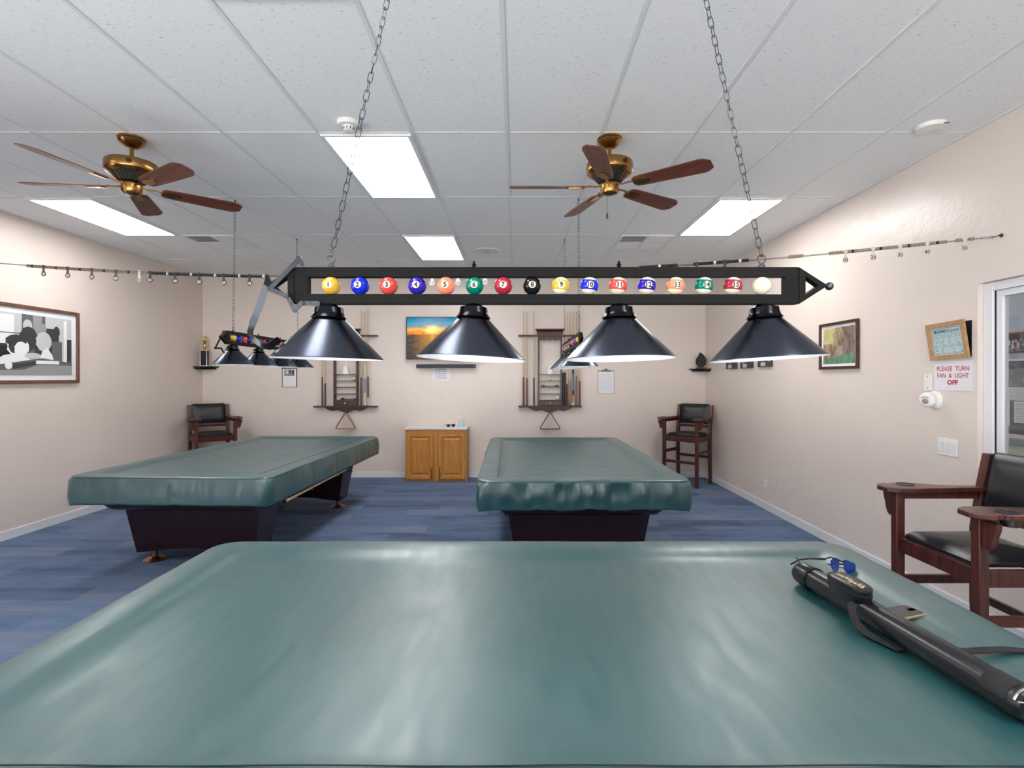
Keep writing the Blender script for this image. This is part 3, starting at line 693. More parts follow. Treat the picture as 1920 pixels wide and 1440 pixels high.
# bridge stick held under the right-hand rail of the left table
t = thing('bridge_stick', 'wooden bridge stick slung under the left table rail', 'bridge stick', (-1.86, 5.0, .55), math.radians(-1.2))
bm = B(); cyl(bm, (0, -.72, 0), (0, .75, .005), .0125, .009, 14); obj('shaft', bm, MAPLE, t)
bm = B(); ball(bm, (0, -.725, 0), .0155, 14, 8); obj('butt_cap', bm, RUBBER, t)
bm = B()
for a in (35, 90, 145, 215, 325): strap(bm, [(0, .755, .005), (.075*math.cos(math.radians(a)), .755, .005+.055*math.sin(math.radians(a)))], .014, .008, (0, 1, 0))
ball(bm, (0, .755, .005), .022, 12, 8); obj('bridge_head', bm, BLACK, t)
bm = B(); strap(bm, [(-.03, -.2, .06), (-.02, -.2, -.018), (.016, -.2, -.018), (.018, -.2, .004)], .02, .003, (0, 1, 0)); strap(bm, [(-.03, .45, .06), (-.02, .45, -.018), (.016, .45, -.018), (.018, .45, .004)], .02, .003, (0, 1, 0)); obj('hook', bm, BRASSD, t)

# ------------------------------------------------------------------ spectator chairs (front toward -y)
def rounded_pad(bm, hx, hy, z0, z1, dome, rc=.03, back=None):
    def ring(e, z): return [Vector((x, y, z)) for x, y, *_ in rrect(hx-e, hy-e, max(rc-e, .01), 6, 4)]
    rings(bm, [ring(.004, z0), ring(0, z0+.01), ring(0, z0+(z1-z0)*.5), ring(.012, z1-.012), ring(.03, z1+dome*.2), ring(min(hx, hy)*.45, z1+dome*.75), ring(min(hx, hy)*.8, z1+dome)], cap0=True, cap1=True)
def make_chair(label, loc, rotz):
    t = thing('spectator_chair', label, 'chair', loc, rotz, 'tall spectator chairs')
    W = .25; FY, BY = -.21, .21; L = .0225
    for s in (-1, 1):
        bm = B(); box(bm, s*W-L, s*W+L, FY-L, FY+L, 0, .945); lg = obj('leg', bm, CHAIRWOOD, t, bevel=.004)
        bm = B(); prism(bm, [(0, .93), (.075, .93), (.07, .90), (.058, .87), (.052, .84), (.04, .815), (.022, .805), (0, .82)], -.014, .014, Matrix.Translation((s*(W+L), FY, 0)) @ Matrix(((s, 0, 0, 0), (0, 0, 1, 0), (0, 1, 0, 0), (0, 0, 0, 1)))); obj('bracket', bm, CHAIRWOOD, lg, smooth=0, bevel=.003)
        bm = B(); rings(bm, [[Vector((s*W+a*L, BY+y0+b*L, z)) for a, b in ((-1, -1), (1, -1), (1, 1), (-1, 1))] for y0, z in ((.02, 0), (0, .35), (0, .75), (.035, .98), (.07, 1.145))], cap0=True, cap1=True); obj('leg', bm, CHAIRWOOD, t, smooth=0, bevel=.004)
    bm = B(); box(bm, -W+L, W-L, FY-.012, FY+.012, .63, .705); box(bm, -W+L, W-L, BY-.012, BY+.012, .63, .705)
    for s in (-1, 1): box(bm, s*W-.012, s*W+.012, FY+L, BY-L, .63, .705)
    obj('seat_frame', bm, CHAIRWOOD, t, smooth=0, bevel=.003)
    bm = B(); rounded_pad(bm, W-.026, BY-.005, .7055, .742, .022, .03); obj('seat', bm, LEATHER, t, smooth=60)
    bm = B(); M = Matrix.Translation((0, BY-.005+.045, 1.012)) @ rot('X', -11.5) @ rot('X', 90)
    b2 = B(); rounded_pad(b2, W-.024, .148, -.012, .02, .014, .025)
    for v in b2.verts: v.co = M @ v.co
    obj('backrest', b2, LEATHER, t, smooth=60)
    bm = B(); box(bm, -W+L, W-L, -.01, .01, .815, .85, Matrix.Translation((0, BY+.012, 0)))
    prism(bm, [(-W+.02, .86), (W-.02, .86), (W-.02, 1.13), (-W+.02, 1.13)], -.004, .004, Matrix.Translation((0, BY+.058-.002, 0)) @ Matrix.Translation((0, 0, 1.0)) @ rot('X', -11.5) @ Matrix.Translation((0, 0, -1.0)) @ Matrix(((1, 0, 0, 0), (0, 0, 1, 0), (0, 1, 0, 0), (0, 0, 0, 1))))
    obj('back_frame', bm, CHAIRWOOD, t, smooth=0, bevel=.002)
    for s in (-1, 1):
        pl = [(-.035, BY+.03), (-.038, BY-.1), (-.052, FY+.13), (-.066, FY+.05), (-.062, FY-.03), (-.03, FY-.075), (.04, FY-.085), (.085, FY-.055), (.098, FY-.01), (.1, FY-.005), (.084, FY+.003), (.084, FY+.02), (.104, FY+.028), (.104, FY+.13), (.05, FY+.23), (.03, BY-.1), (.028, BY+.03)]
        pl = [(s*(W+x), y) for x, y in pl]
        bm = B(); prism(bm, pl, .945, .97); ar = obj('armrest', bm, CHAIRWOOD, t, smooth=0, bevel=.005)
        bm = B(); lathe(bm, [(.0, .9702), (.034, .9704), (.036, .9735), (.042, .974), (.043, .9702)], 32, Matrix.Translation((s*(W+.05), FY+.075, 0))); lathe(bm, [(.033, .944), (.033, .915), (0, .914)], 28, Matrix.Translation((s*(W+.062), FY+.075, 0))); obj('cup_holder', bm, BLACK, ar)
        bm = B(); box(bm, s*W-.009, s*W+.009, FY+L, BY-L+.02, .905, .944); obj('arm_rail', bm, CHAIRWOOD, t, smooth=0, bevel=.002)
        bm = B(); box(bm, s*W-.011, s*W+.011, FY+L, BY-L, .455, .50); obj('stretcher', bm, CHAIRWOOD, t, smooth=0, bevel=.002)
    bm = B(); box(bm, -W+L, W-L, FY-.012, FY+.012, .32, .362); fr = obj('foot_rail', bm, CHAIRWOOD, t, smooth=0, bevel=.002)
    bm = B(); box(bm, -W+L, W-L, BY-.009, BY+.011, .37, .41); obj('stretcher', bm, CHAIRWOOD, t, smooth=0, bevel=.002)
    return t
chair = make_chair('dark wood tall chair with black leather seat beside the near table', (2.245, 2.575, 0), math.radians(-90))
dup(chair, (2.49, 7.74, 0), math.radians(-44), 'dark wood tall chair in the far right corner')
dup(chair, (-4.475, 7.785, 0), math.radians(42), 'dark wood tall chair behind the left table, in the far left corner')

# ------------------------------------------------------------------ wall pictures and signs
# big black and white photograph, left wall
t = thing('framed_photograph', 'large black and white photograph in a brown wooden frame', 'picture', M=on_wall('left', 5.325, 1.8785, .003))
bm = B(); frame_rect(bm, 1.1, .777, .034, 0, .026); obj('frame', bm, PICWOOD, t, smooth=0, bevel=.004)
bm = B(); box(bm, -.52, .52, -.358, .358, .002, .006); obj('mat_board', bm, PAPER, t, smooth=0)
G = [mat('photo_grey_%d' % i, (c, c, c*1.03), .5) for i, c in enumerate((.012, .04, .12, .3, .55, .8))]
bm = B(); zz = .0065
quad(bm, -.46, .46, -.30, .30, zz, 4); zz += .0003
for x0, x1, y0, y1, c in ((-.46, -.2, .0, .28, 5), (-.46, -.1, -.02, -.0, 1), (-.46, -.05, .1, .11, 2), (-.12, .14, -.12, .30, 2), (.0, .1, .05, .3, 3), (.14, .30, -.2, .18, 1), (.22, .34, -.18, .05, 2), (.36, .40, -.2, .28, 5), (.40, .46, -.22, .08, 1), (-.46, -.22, -.2, -.02, 0), (.02, .2, -.1, .06, 1)): quad(bm, x0, x1, y0, y1, zz, c); zz += .0002
def blob(cx, cy, rx, ry, c, n=20, a0=0):
    global zz
    poly(bm, [(cx+rx*math.cos(2*PI*i/n+a0)*(1+.06*math.sin(3*i)), cy+ry*math.sin(2*PI*i/n+a0)) for i in range(n)], zz, c); zz += .0002
blob(-.06, .19, .05, .06, 4); blob(-.05, .06, .1, .12, 1); blob(.11, .17, .04, .055, 3); blob(.12, .04, .09, .1, 4); blob(.27, .15, .04, .06, 1)
blob(-.16, -.03, .115, .10, 5); blob(-.18, .03, .11, .06, 1); blob(-.21, -.01, .05, .08, 1); blob(-.13, -.05, .07, .075, 5); blob(-.2, -.17, .17, .07, 5); blob(.0, -.11, .09, .03, 4)
poly(bm, [(.06, -.18), (.10, -.06), (.16, -.02), (.22, -.1), (.24, -.18)], zz, 5); zz += .0002
poly(bm, [(-.46, -.22), (.1, -.13), (.46, -.17), (.46, -.30), (-.46, -.30)], zz, 2); zz += .0002
poly(bm, [(-.2, -.245), (.06, -.19), (.1, -.155), (-.25, -.2)], zz, 1); zz += .0002
quad(bm, .03, .30, -.19, -.155, zz, 5); zz += .0002
poly(bm, [(-.46, -.30), (.46, -.30), (.46, -.2), (.05, -.2), (-.1, -.25), (-.46, -.26)], zz, 3); zz += .0002
blob(-.26, -.21, .038, .038, 5)
obj('print', bm, G, t, smooth=0)

# painting on the right wall (plain stand-in in the same colours)
t = thing('framed_painting', 'dark framed painting with a green lower band on the right wall', 'picture', M=on_wall('right', 4.805, 1.842, .003))
bm = B(); frame_rect(bm, .575, .43, .026, 0, .022); obj('frame', bm, DARKWOOD, t, smooth=0, bevel=.003)
bm = B(); box(bm, -.265, .265, -.192, .192, .002, .006); obj('mat_board', bm, PAPER, t, smooth=0)
k = NT('painted_blur', .45, .4); x, y, z = k.sep()
n1 = k.noise(k.mapping((9, 5, 1)), 1.6, 5, .65)
up = k.mix(k.ramp(x, [(.0, (1, 1, 1)), (.001, (1, 1, 1))]), k.ramp(n1, [(.3, srgb(58, 48, 52)), (.45, srgb(126, 104, 84)), (.55, srgb(170, 150, 120)), (.68, srgb(110, 140, 168)), (.8, srgb(214, 214, 196))]), k.ramp(n1, [(.3, srgb(58, 48, 52)), (.45, srgb(126, 104, 84)), (.55, srgb(170, 150, 120)), (.68, srgb(110, 140, 168)), (.8, srgb(214, 214, 196))]))
yel = k.math('MULTIPLY', k.math('LESS_THAN', k.math('ADD', x, k.math('MULTIPLY', k.math('SUBTRACT', n1, .5), .5)), -.05), k.math('GREATER_THAN', y, .02))
up = k.mix(k.math('MULTIPLY', yel, .6), up, srgb(210, 204, 130))
dk = k.math('GREATER_THAN', x, .06); up = k.mix(k.math('MULTIPLY', dk, .45), up, srgb(84, 72, 82))
gr = k.ramp(n1, [(.35, srgb(64, 110, 88)), (.6, srgb(108, 150, 118)), (.75, srgb(190, 206, 190))])
k.color(k.mix(k.math('LESS_THAN', k.math('ADD', y, k.math('MULTIPLY', x, -.12)), -.095), up, gr))
bm = B(); box(bm, -.235, .235, -.165, .165, .006, .0072); obj('print', bm, k.m, t, smooth=0)

# etiquette card in a pale frame, leaning out at the top
t = thing('etiquette_frame', 'pale wood framed blue card headed BILLIARD Etiquette', 'framed card', M=on_wall('right', 3.565, 1.8, .004) @ Matrix.Translation((0, 0, .021)) @ rot('X', 7) @ rot('Z', 2.0))
bm = B(); frame_rect(bm, .318, .25, .03, 0, .016); obj('frame', bm, PALEWOOD, t, smooth=0, bevel=.002)
bm = B(); box(bm, -.13, .13, -.097, .097, .001, .004); obj('mat_board', bm, mat('pale_grey_card', srgb(196, 204, 204), .5), t, smooth=0)
bm = B(); pts = [(x, y) for x, y, *_ in rrect(.121, .088, .014, 3, 5)]; poly(bm, pts, .0045, 0)
b2 = [(x, y, .0048) for x, y, *_ in rrect(.119, .086, .013, 3, 5)]; tube(bm, b2, .0008, 4, closed=True, mi=1)
text_into(bm, 'BILLIARD', -.048, .066, width=.108, height=.021, z=.0052, mi=1, bold=.03)
text_into(bm, 'Etiquette', .058, .063, width=.098, height=.03, z=.0052, mi=1, shear=.35)
quad(bm, -.119, .119, .0415, .043, .005, 1)
for i in range(4):
    for j in range(2):
        cx, cy = -.0895+i*.0597, .006-j*.062
        scribble_rows(bm, cx-.024, cx+.02, cy+.012, cy+.03, 3, .005, 2, .35, random.Random(i*3+j))
        rr = random.Random(i*7+j)
        for q in range(5):
            x0, y0 = cx+rr.uniform(-.02, .02), cy+rr.uniform(-.026, .006); x1, y1 = x0+rr.uniform(-.012, .012), y0+rr.uniform(-.016, .012)
            dv = Vector((x1-x0, y1-y0)); nv = Vector((-dv.y, dv.x)).normalized()*.0014
            poly(bm, [(x0-nv.x, y0-nv.y), (x1-nv.x, y1-nv.y), (x1+nv.x, y1+nv.y), (x0+nv.x, y0+nv.y)], .005+q*.00002, 1)
        quad(bm, cx+.0295, cx+.0301, cy-.03, cy+.034, .005, 2)
obj('card', bm, [mat('pale_blue_card', srgb(184, 206, 208), .4), INK, GREYINK], t, smooth=0)
t2 = thing('black_backing_frame', 'black box edge showing behind the etiquette frame', 'frame', M=on_wall('right', 3.552, 1.802, .002)); bm = B(); box(bm, -.165, .148, -.115, .118, 0, .005); obj('panel', bm, BLACK, t2, smooth=0)
# red lettered sign
t = thing('wall_sign', 'white sign with red letters PLEASE TURN FAN & LIGHT OFF', 'sign', M=on_wall('right', 3.552, 1.5635, .001))
bm = B(); box(bm, -.156, .156, -.1, .1, 0, .003); obj('plate', bm, mat('sign_white', srgb(226, 222, 228), .35), t, smooth=0)
bm = B(); text_into(bm, 'PLEASE  TURN', 0, .047, width=.262, height=.032, z=.0035, bold=.012); text_into(bm, 'FAN  &  LIGHT', 0, .001, width=.258, height=.032, z=.0035, bold=.012); text_into(bm, 'OFF', 0, -.046, width=.088, height=.032, z=.0035, bold=.045); obj('lettering', bm, REDINK, t, smooth=0)
# emergency light / motion sensor with its plate
t = thing('blank_wall_plate', 'narrow white blank plate above the round white sensor', 'wall plate', M=on_wall('right', 3.765, 1.518, .001))
bm = B(); box(bm, -.035, .035, -.058, .058, 0, .006); obj('plate', bm, PLASTIC, t, bevel=.003)
bm = B()
for s in (-1, 1): cyl(bm, (0, s*.042, .006), (0, s*.042, .0075), .004, n=10)
obj('screw', bm, GREYINK, t)
t = thing('wall_sensor', 'round white sensor with a tilted eye below the blank plate', 'sensor', M=on_wall('right', 3.70, 1.392, .001))
bm = B(); lathe(bm, [(.066, 0), (.066, .008), (.058, .02), (.045, .026), (0, .027)], 36); obj('base', bm, PLASTIC, t)
M = Matrix.Translation((0, .004, .05)) @ rot('Y', 24) @ rot('X', 8)
bm = B(); lathe(bm, [(.04, -.03), (.05, -.012), (.053, .005), (.05, .022), (.042, .034), (.03, .038), (0, .038)], 36, M); hd = obj('head', bm, PLASTIC, t)
bm = B(); lathe(bm, [(.02, .037), (.019, .041), (.014, .043), (0, .044)], 24, M @ Matrix.Translation((0, -.005, 0))); obj('lens', bm, mat('sensor_lens', srgb(150, 140, 142), .2), hd)
bm = B()
for i in range(5): a = math.radians(50+20*i); box(bm, -.004, .004, -.002, .002, .038, .0395, M @ Matrix.Translation((.031*math.cos(a), -.005+.031*math.sin(a), 0)) @ rot('Z', 20*i-40))
obj('slot', bm, INK, hd, smooth=0)
# switches
t = thing('switch_plate', 'white three-switch plate above the near chair', 'light switch', M=on_wall('right', 3.592, 1.077, .001))
bm = B(); box(bm, -.085, .085, -.058, .058, 0, .006); obj('plate', bm, PLASTIC, t, bevel=.003)
for i in (-1, 0, 1):
    bm = B(); box(bm, i*.046-.0165, i*.046+.0165, -.034, .034, .006, .0085, rot('X', 0)); obj('switch', bm, mat('switch_white', srgb(222, 222, 222), .35), t, bevel=.0015)
t = thing('power_outlet', 'white power outlet low on the right wall', 'outlet', M=on_wall('right', 6.24, .285, .001))
bm = B(); box(bm, -.035, .035, -.058, .058, 0, .006); obj('plate', bm, PLASTIC, t, bevel=.003)
for s in (-1, 1):
    bm = B(); box(bm, -.014, .014, s*.022-.013, s*.022+.013, .006, .008); obj('socket', bm, mat('socket_grey', srgb(205, 203, 200), .4), t, bevel=.003)
# three small dark photo prints on the right wall behind the fourth shade
rnd = random.Random(5)
for i, (y0, y1, zb, lab) in enumerate(((7.36, 7.02, 1.668, 'small dark print on the right wall, closest to the corner shelf'), (6.89, 6.54, 1.668, 'small dark print on the right wall, middle one of three'), (6.39, 6.05, 1.675, 'small dark print on the right wall, nearest the framed painting'))):
    t = thing('canvas_print', lab, 'picture', M=on_wall('right', (y0+y1)/2, zb+.115, .002), group='small prints on the right wall')
    bm = B(); wv = (y0-y1)/2; box(bm, -wv, wv, -.115, .115, 0, .02); obj('canvas', bm, G[1], t, smooth=0)
    bm = B()
    for q in range(6): a = rnd.uniform(-wv*.9, wv*.6); b = rnd.uniform(-.1, .05); quad(bm, a, a+rnd.uniform(.03, .1), b-.01, b+rnd.uniform(.03, .09), .0205+q*.0003, rnd.choice((2, 3, 4)))
    quad(bm, -wv*.5, wv*.2, -.105, -.06, .0225, 4); obj('print', bm, G, t, smooth=0)

# far wall: television, sound bar, notices
t = thing('television', 'flat television showing a sunset over the sea', 'television', M=on_wall('back', -1.094, 2.157, .05))
bm = B(); box(bm, -.603, .603, -.327, .327, .005, .055); obj('housing', bm, BLACK, t, bevel=.004)
bm = B(); box(bm, -.59, .59, -.312, .318, .0555, .0575); obj('screen', bm, SCREEN, t, smooth=0)
bm = B(); box(bm, -.2, .2, -.15, .15, -.048, .006); obj('wall_mount', bm, STEEL, t, smooth=0)
t = thing('sound_bar', 'long black sound bar under the television', 'speaker', M=on_wall('back', -1.09, 1.727, .002))
bm = B(); box(bm, -.455, .455, -.028, .028, .025, .1); obj('body', bm, mat('charcoal_cloth', srgb(46, 48, 56), .6), t, bevel=.006)
bm = B(); cyl(bm, (.43, -.005, .1), (.43, -.005, .102), .005, n=10); obj('indicator_light', bm, PLASTIC, t)
bm = B(); box(bm, -.3, -.26, -.02, .02, 0, .026); box(bm, .26, .3, -.02, .02, 0, .026); obj('bracket', bm, BLACK, t, smooth=0)
t = thing('paper_notice', 'white paper notice with lines of print under the sound bar', 'notice', M=on_wall('back', -1.175, 1.612, .001))
bm = B(); box(bm, -.14, .14, -.108, .108, 0, .0015); obj('sheet', bm, PAPER, t, smooth=0)
bm = B(); rr = random.Random(9)
for r in range(5):
    x = -.085
    while x < .08: w_ = rr.uniform(.007, .013); quad(bm, x, x+w_, .062-r*.033-.006, .062-r*.033+.006, .002, 0 if r == 0 else 1); x += w_+(.004 if rr.random() < .8 else .013)
obj('print', bm, [INK, GREYINK], t, smooth=0)
def clipboard(a, z, wd, h, label, pic):
    t = thing('clipboard', label, 'clipboard', M=on_wall('back', a, z, .001))
    bm = B(); box(bm, -wd/2, wd/2, -h/2, h/2, 0, .004); obj('board', bm, mat('clear_board', srgb(176, 166, 150), .3) if not pic else BLACK, t, bevel=.001)
    bm = B(); box(bm, -wd/2+.012, wd/2-.012, -h/2+.008, h/2-.03, .0042, .006); sh = obj('sheet', bm, PAPER, t, smooth=0)
    bm = B()
    if pic:
        y1 = h/2-.04; quad(bm, -.08, .08, y1-.1, y1, .0065, 1); quad(bm, -.08, .08, y1-.1, y1-.075, .0068, 2); quad(bm, -.05, -.02, y1-.07, y1-.01, .0068, 3); quad(bm, .0, .025, y1-.06, y1-.005, .0068, 4); quad(bm, .045, .07, y1-.07, y1-.015, .0068, 0)
        scribble_rows(bm, -.085, .085, -h/2+.02, y1-.11, 7, .0065, 5, .12)
    else: scribble_rows(bm, -wd/2+.03, wd/2-.035, -h/2+.05, h/2-.06, 14, .0065, 5, .22)
    obj('print', bm, [INK, mat('print_tan', srgb(160, 140, 120), .6), mat('print_teal', srgb(92, 140, 132), .6), mat('print_white', srgb(214, 214, 214), .6), mat('print_brown', srgb(98, 60, 48), .6), mat('light_ink', srgb(186, 190, 206), .7)], t, smooth=0)
    bm = B(); prism(bm, [(-.07, -.014), (.07, -.014), (.06, .006), (.025, .014), (.015, .03), (-.015, .03), (-.025, .014), (-.06, .006)], .006, .014, Matrix.Translation((0, h/2-.01, 0))); obj('clip', bm, STEEL if not pic else BLACK, t, smooth=0, bevel=.002)
clipboard(-3.53, 1.557, .235, .316, 'black clipboard with a small colour picture, left on the far wall', True)
clipboard(1.385, 1.483, .262, .37, 'clipboard with a plain white sheet, right of the cue racks', False)

# corner shelves with trophies
def corner_shelf(x, s, z, label):
    t = thing('corner_shelf', label, 'shelf', (x, YB, z))
    def arc(r, zz_): return [Vector((0, 0, zz_))]+[Vector((s*r*math.cos(q*PI/20), -r*math.sin(q*PI/20), zz_)) for q in range(11)]
    def tri(r, zz_): return [Vector((s*.002, -.002, zz_)), Vector((s*r, -.002, zz_)), Vector((s*r*.9, -r*.35, zz_)), Vector((s*r*.35, -r*.9, zz_)), Vector((s*.002, -r, zz_))]
    bm = B(); rings(bm, [tri(.255, -.016), tri(.26, -.008), tri(.26, 0)], cap0=True, cap1=True); obj('board', bm, BLACK, t, smooth=0, bevel=.003)
    bm = B(); rings(bm, [tri(.21, -.045), tri(.225, -.016)], cap0=True, cap1=True); obj('moulding', bm, BLACK, t, smooth=0, bevel=.003)
corner_shelf(XL, 1, 1.722, 'small black corner shelf holding the gold figure trophy')
corner_shelf(XR, -1, 1.688, 'small black corner shelf holding the black leaf-shaped award')
t = thing('trophy', 'column trophy topped by a gold figure in the left corner', 'trophy', (XL+.105, YB-.125, 1.7225))
bm = B(); box(bm, -.06, .06, -.045, .045, 0, .014); box(bm, -.055, .055, -.04, .04, .24, .25); obj('base', bm, mat('white_marble', srgb(214, 208, 196), .3), t, bevel=.002)
bm = B(); box(bm, -.045, .045, -.032, .032, .014, .24); obj('column', bm, BLACK, t, bevel=.004)
for s in (-1, 1):
    bm = B(); cyl(bm, (s*.05, -.034, .014), (s*.05, -.034, .24), .005, n=8); obj('column_rod', bm, CHROME, t)
bm = B(); lathe(bm, [(.03, .25), (.033, .256), (.018, .268), (.024, .285), (.034, .305), (.03, .325), (.012, .338), (.02, .355), (.034, .375), (.026, .4), (.012, .408), (.01, .42), (0, .42)], 20)
tube(bm, [(0, 0, .41), (.012, -.01, .43), (.035, -.015, .452)], .006, 7); tube(bm, [(0, 0, .41), (-.015, -.01, .43), (-.03, -.015, .46)], .006, 7); ball(bm, (0, -.003, .445), .013, 10, 8); tube(bm, [(-.045, -.016, .44), (.05, -.016, .466)], .003, 6)
obj('figure', bm, GOLD, t)
t = thing('leaf_award', 'black leaf-shaped award on the right corner shelf', 'award', (XR-.115, YB-.13, 1.6885), math.radians(-12))
lf = [(-.03, .018), (-.062, .05), (-.078, .095), (-.072, .14), (-.05, .18), (-.03, .21), (-.022, .25), (.02, .228), (.055, .19), (.076, .15), (.082, .105), (.07, .06), (.045, .03), (.03, .018)]
bm = B(); prism(bm, lf, -.01, .01, rot('X', 90)); obj('leaf', bm, mat('black_stone', srgb(20, 20, 24), .5, 0, .3), t, smooth=0, bevel=.004)
bm = B(); box(bm, -.075, .075, -.035, .035, 0, .018); obj('base', bm, BLACK, t, bevel=.003)

# ------------------------------------------------------------------ cabinet on the far wall
CX = -1.2065; CF = 7.905
t = thing('oak_cabinet', 'honey oak two-door cabinet below the television', 'cabinet', (CX, CF, 0))
bm = B(); box(bm, -.457, .457, .004, YB-CF-.016, .0, .772); obj('body', bm, OAK, t, smooth=0, bevel=.002)
bm = B(); box(bm, -.03, .03, -.004, .004, .0, .725); box(bm, -.457, .457, -.004, .004, .725, .772); box(bm, -.457, -.43, -.004, .004, 0, .725); box(bm, .43, .457, -.004, .004, 0, .725); obj('face_frame', bm, OAK, t, smooth=0, bevel=.001)
bm = B(); box(bm, -.468, .468, -.022, YB-CF-.003, .773, .802); obj('countertop', bm, mat('white_counter', srgb(226, 220, 218), .35, var=(60, .05)), t, bevel=.004)
for s in (-1, 1):
    x0, x1 = sorted((s*.033, s*.437)); cx = (x0+x1)/2; hw = (x1-x0)/2
    bm = B(); M = Matrix.Translation((cx, -.004, .376)) @ rot('X', 90)
    b2 = B(); hh = .344
    def rr_(w_, h_, z): return [Vector((a*w_, b*h_, z)) for a, b in ((-1, -1), (1, -1), (1, 1), (-1, 1))]
    rings(b2, [rr_(hw, hh, 0), rr_(hw-.004, hh-.004, .02), rr_(hw-.052, hh-.052, .02), rr_(hw-.06, hh-.06, .003), rr_(hw-.072, hh-.072, .003), rr_(hw-.1, hh-.1, .016)], cap0=True, cap1=True)
    for v in b2.verts: v.co = M @ v.co
    bm.free(); d = obj('door', b2, OAK, t, smooth=0, bevel=.002)
    hxp = s*.062
    bm = B()
    for zz_ in (.21, .09): lathe(bm, [(0, 0), (.012, 0), (.012, .003), (.005, .008), (.009, .016), (0, .02)], 16, Matrix.Translation((hxp, -.022, zz_)) @ rot('X', 90))
    tube(bm, [(hxp, -.040, .2), (hxp-.006, -.04, .165), (hxp+.004, -.042, .13), (hxp-.004, -.04, .1), (hxp, -.034, .07), (hxp, -.03, .045)], [.004, .006, .007, .006, .005, .004], 8)
    obj('handle', bm, BRASS, d)
t = thing('pump_bottle', 'clear pale blue hand sanitiser pump bottle on the cabinet', 'bottle', (CX+.365, CF+.12, .8035))
bm = B(); lathe(bm, [(0, 0), (.036, 0), (.039, .006), (.039, .075), (.03, .1), (.014, .112), (.013, .12), (0, .12)], 24); obj('bottle', bm, mat('pale_blue_gel', srgb(186, 214, 226), .15, 0, .5), t)
bm = B(); lathe(bm, [(.016, .112), (.016, .126), (.006, .128), (.006, .15), (0, .15)], 16); box(bm, -.035, .012, -.007, .007, .148, .158); obj('pump', bm, PLASTIC, t)
t = thing('paper_napkin', 'white paper sheet under the pump bottle', 'paper', (CX+.37, CF+.11, .8022)); bm = B(); box(bm, -.085, .085, -.07, .07, 0, .001); obj('sheet', bm, PAPER, t, smooth=0)
def glasses(name, label, loc, M, lens_m, frame_m, pitch):
    t = thing(name, label, 'sunglasses', M=Matrix.Translation(loc) @ M @ Matrix.Scale(pitch, 4))
    for s in (-1, 1):
        ln = [(.010, .016), (.022, .020), (.056, .019), (.066, .012), (.063, -.008), (.05, -.020), (.03, -.021), (.016, -.012)]
        bm = B(); prism(bm, [(s*x, z) for x, z in ln], -.001, .001, rot('Z', s*-7) @ rot('X', 90)); obj('lens', bm, lens_m, t, smooth=0)
        bm = B(); tube(bm, [(s*.066, .008, .013), (s*.071, .02, .013), (s*.07, .06, .011), (s*.067, .1, .004), (s*.064, .135, -.014)], [.0035, .004, .003, .0026, .0032], 8); obj('temple', bm, frame_m, t)
    bm = B(); tube(bm, [(-.067, .009, .014), (-.05, .005, .021), (-.02, 0, .021), (0, -.003, .015), (.02, 0, .021), (.05, .005, .021), (.067, .009, .014)], .0026, 8); obj('brow_bar', bm, frame_m, t); return t
glasses('sunglasses', 'small dark sunglasses lying on the cabinet top', (CX+.21, CF+.08, .8245), rot('Z', 18) @ rot('X', 8), BLACK, BLACK, 1.0)

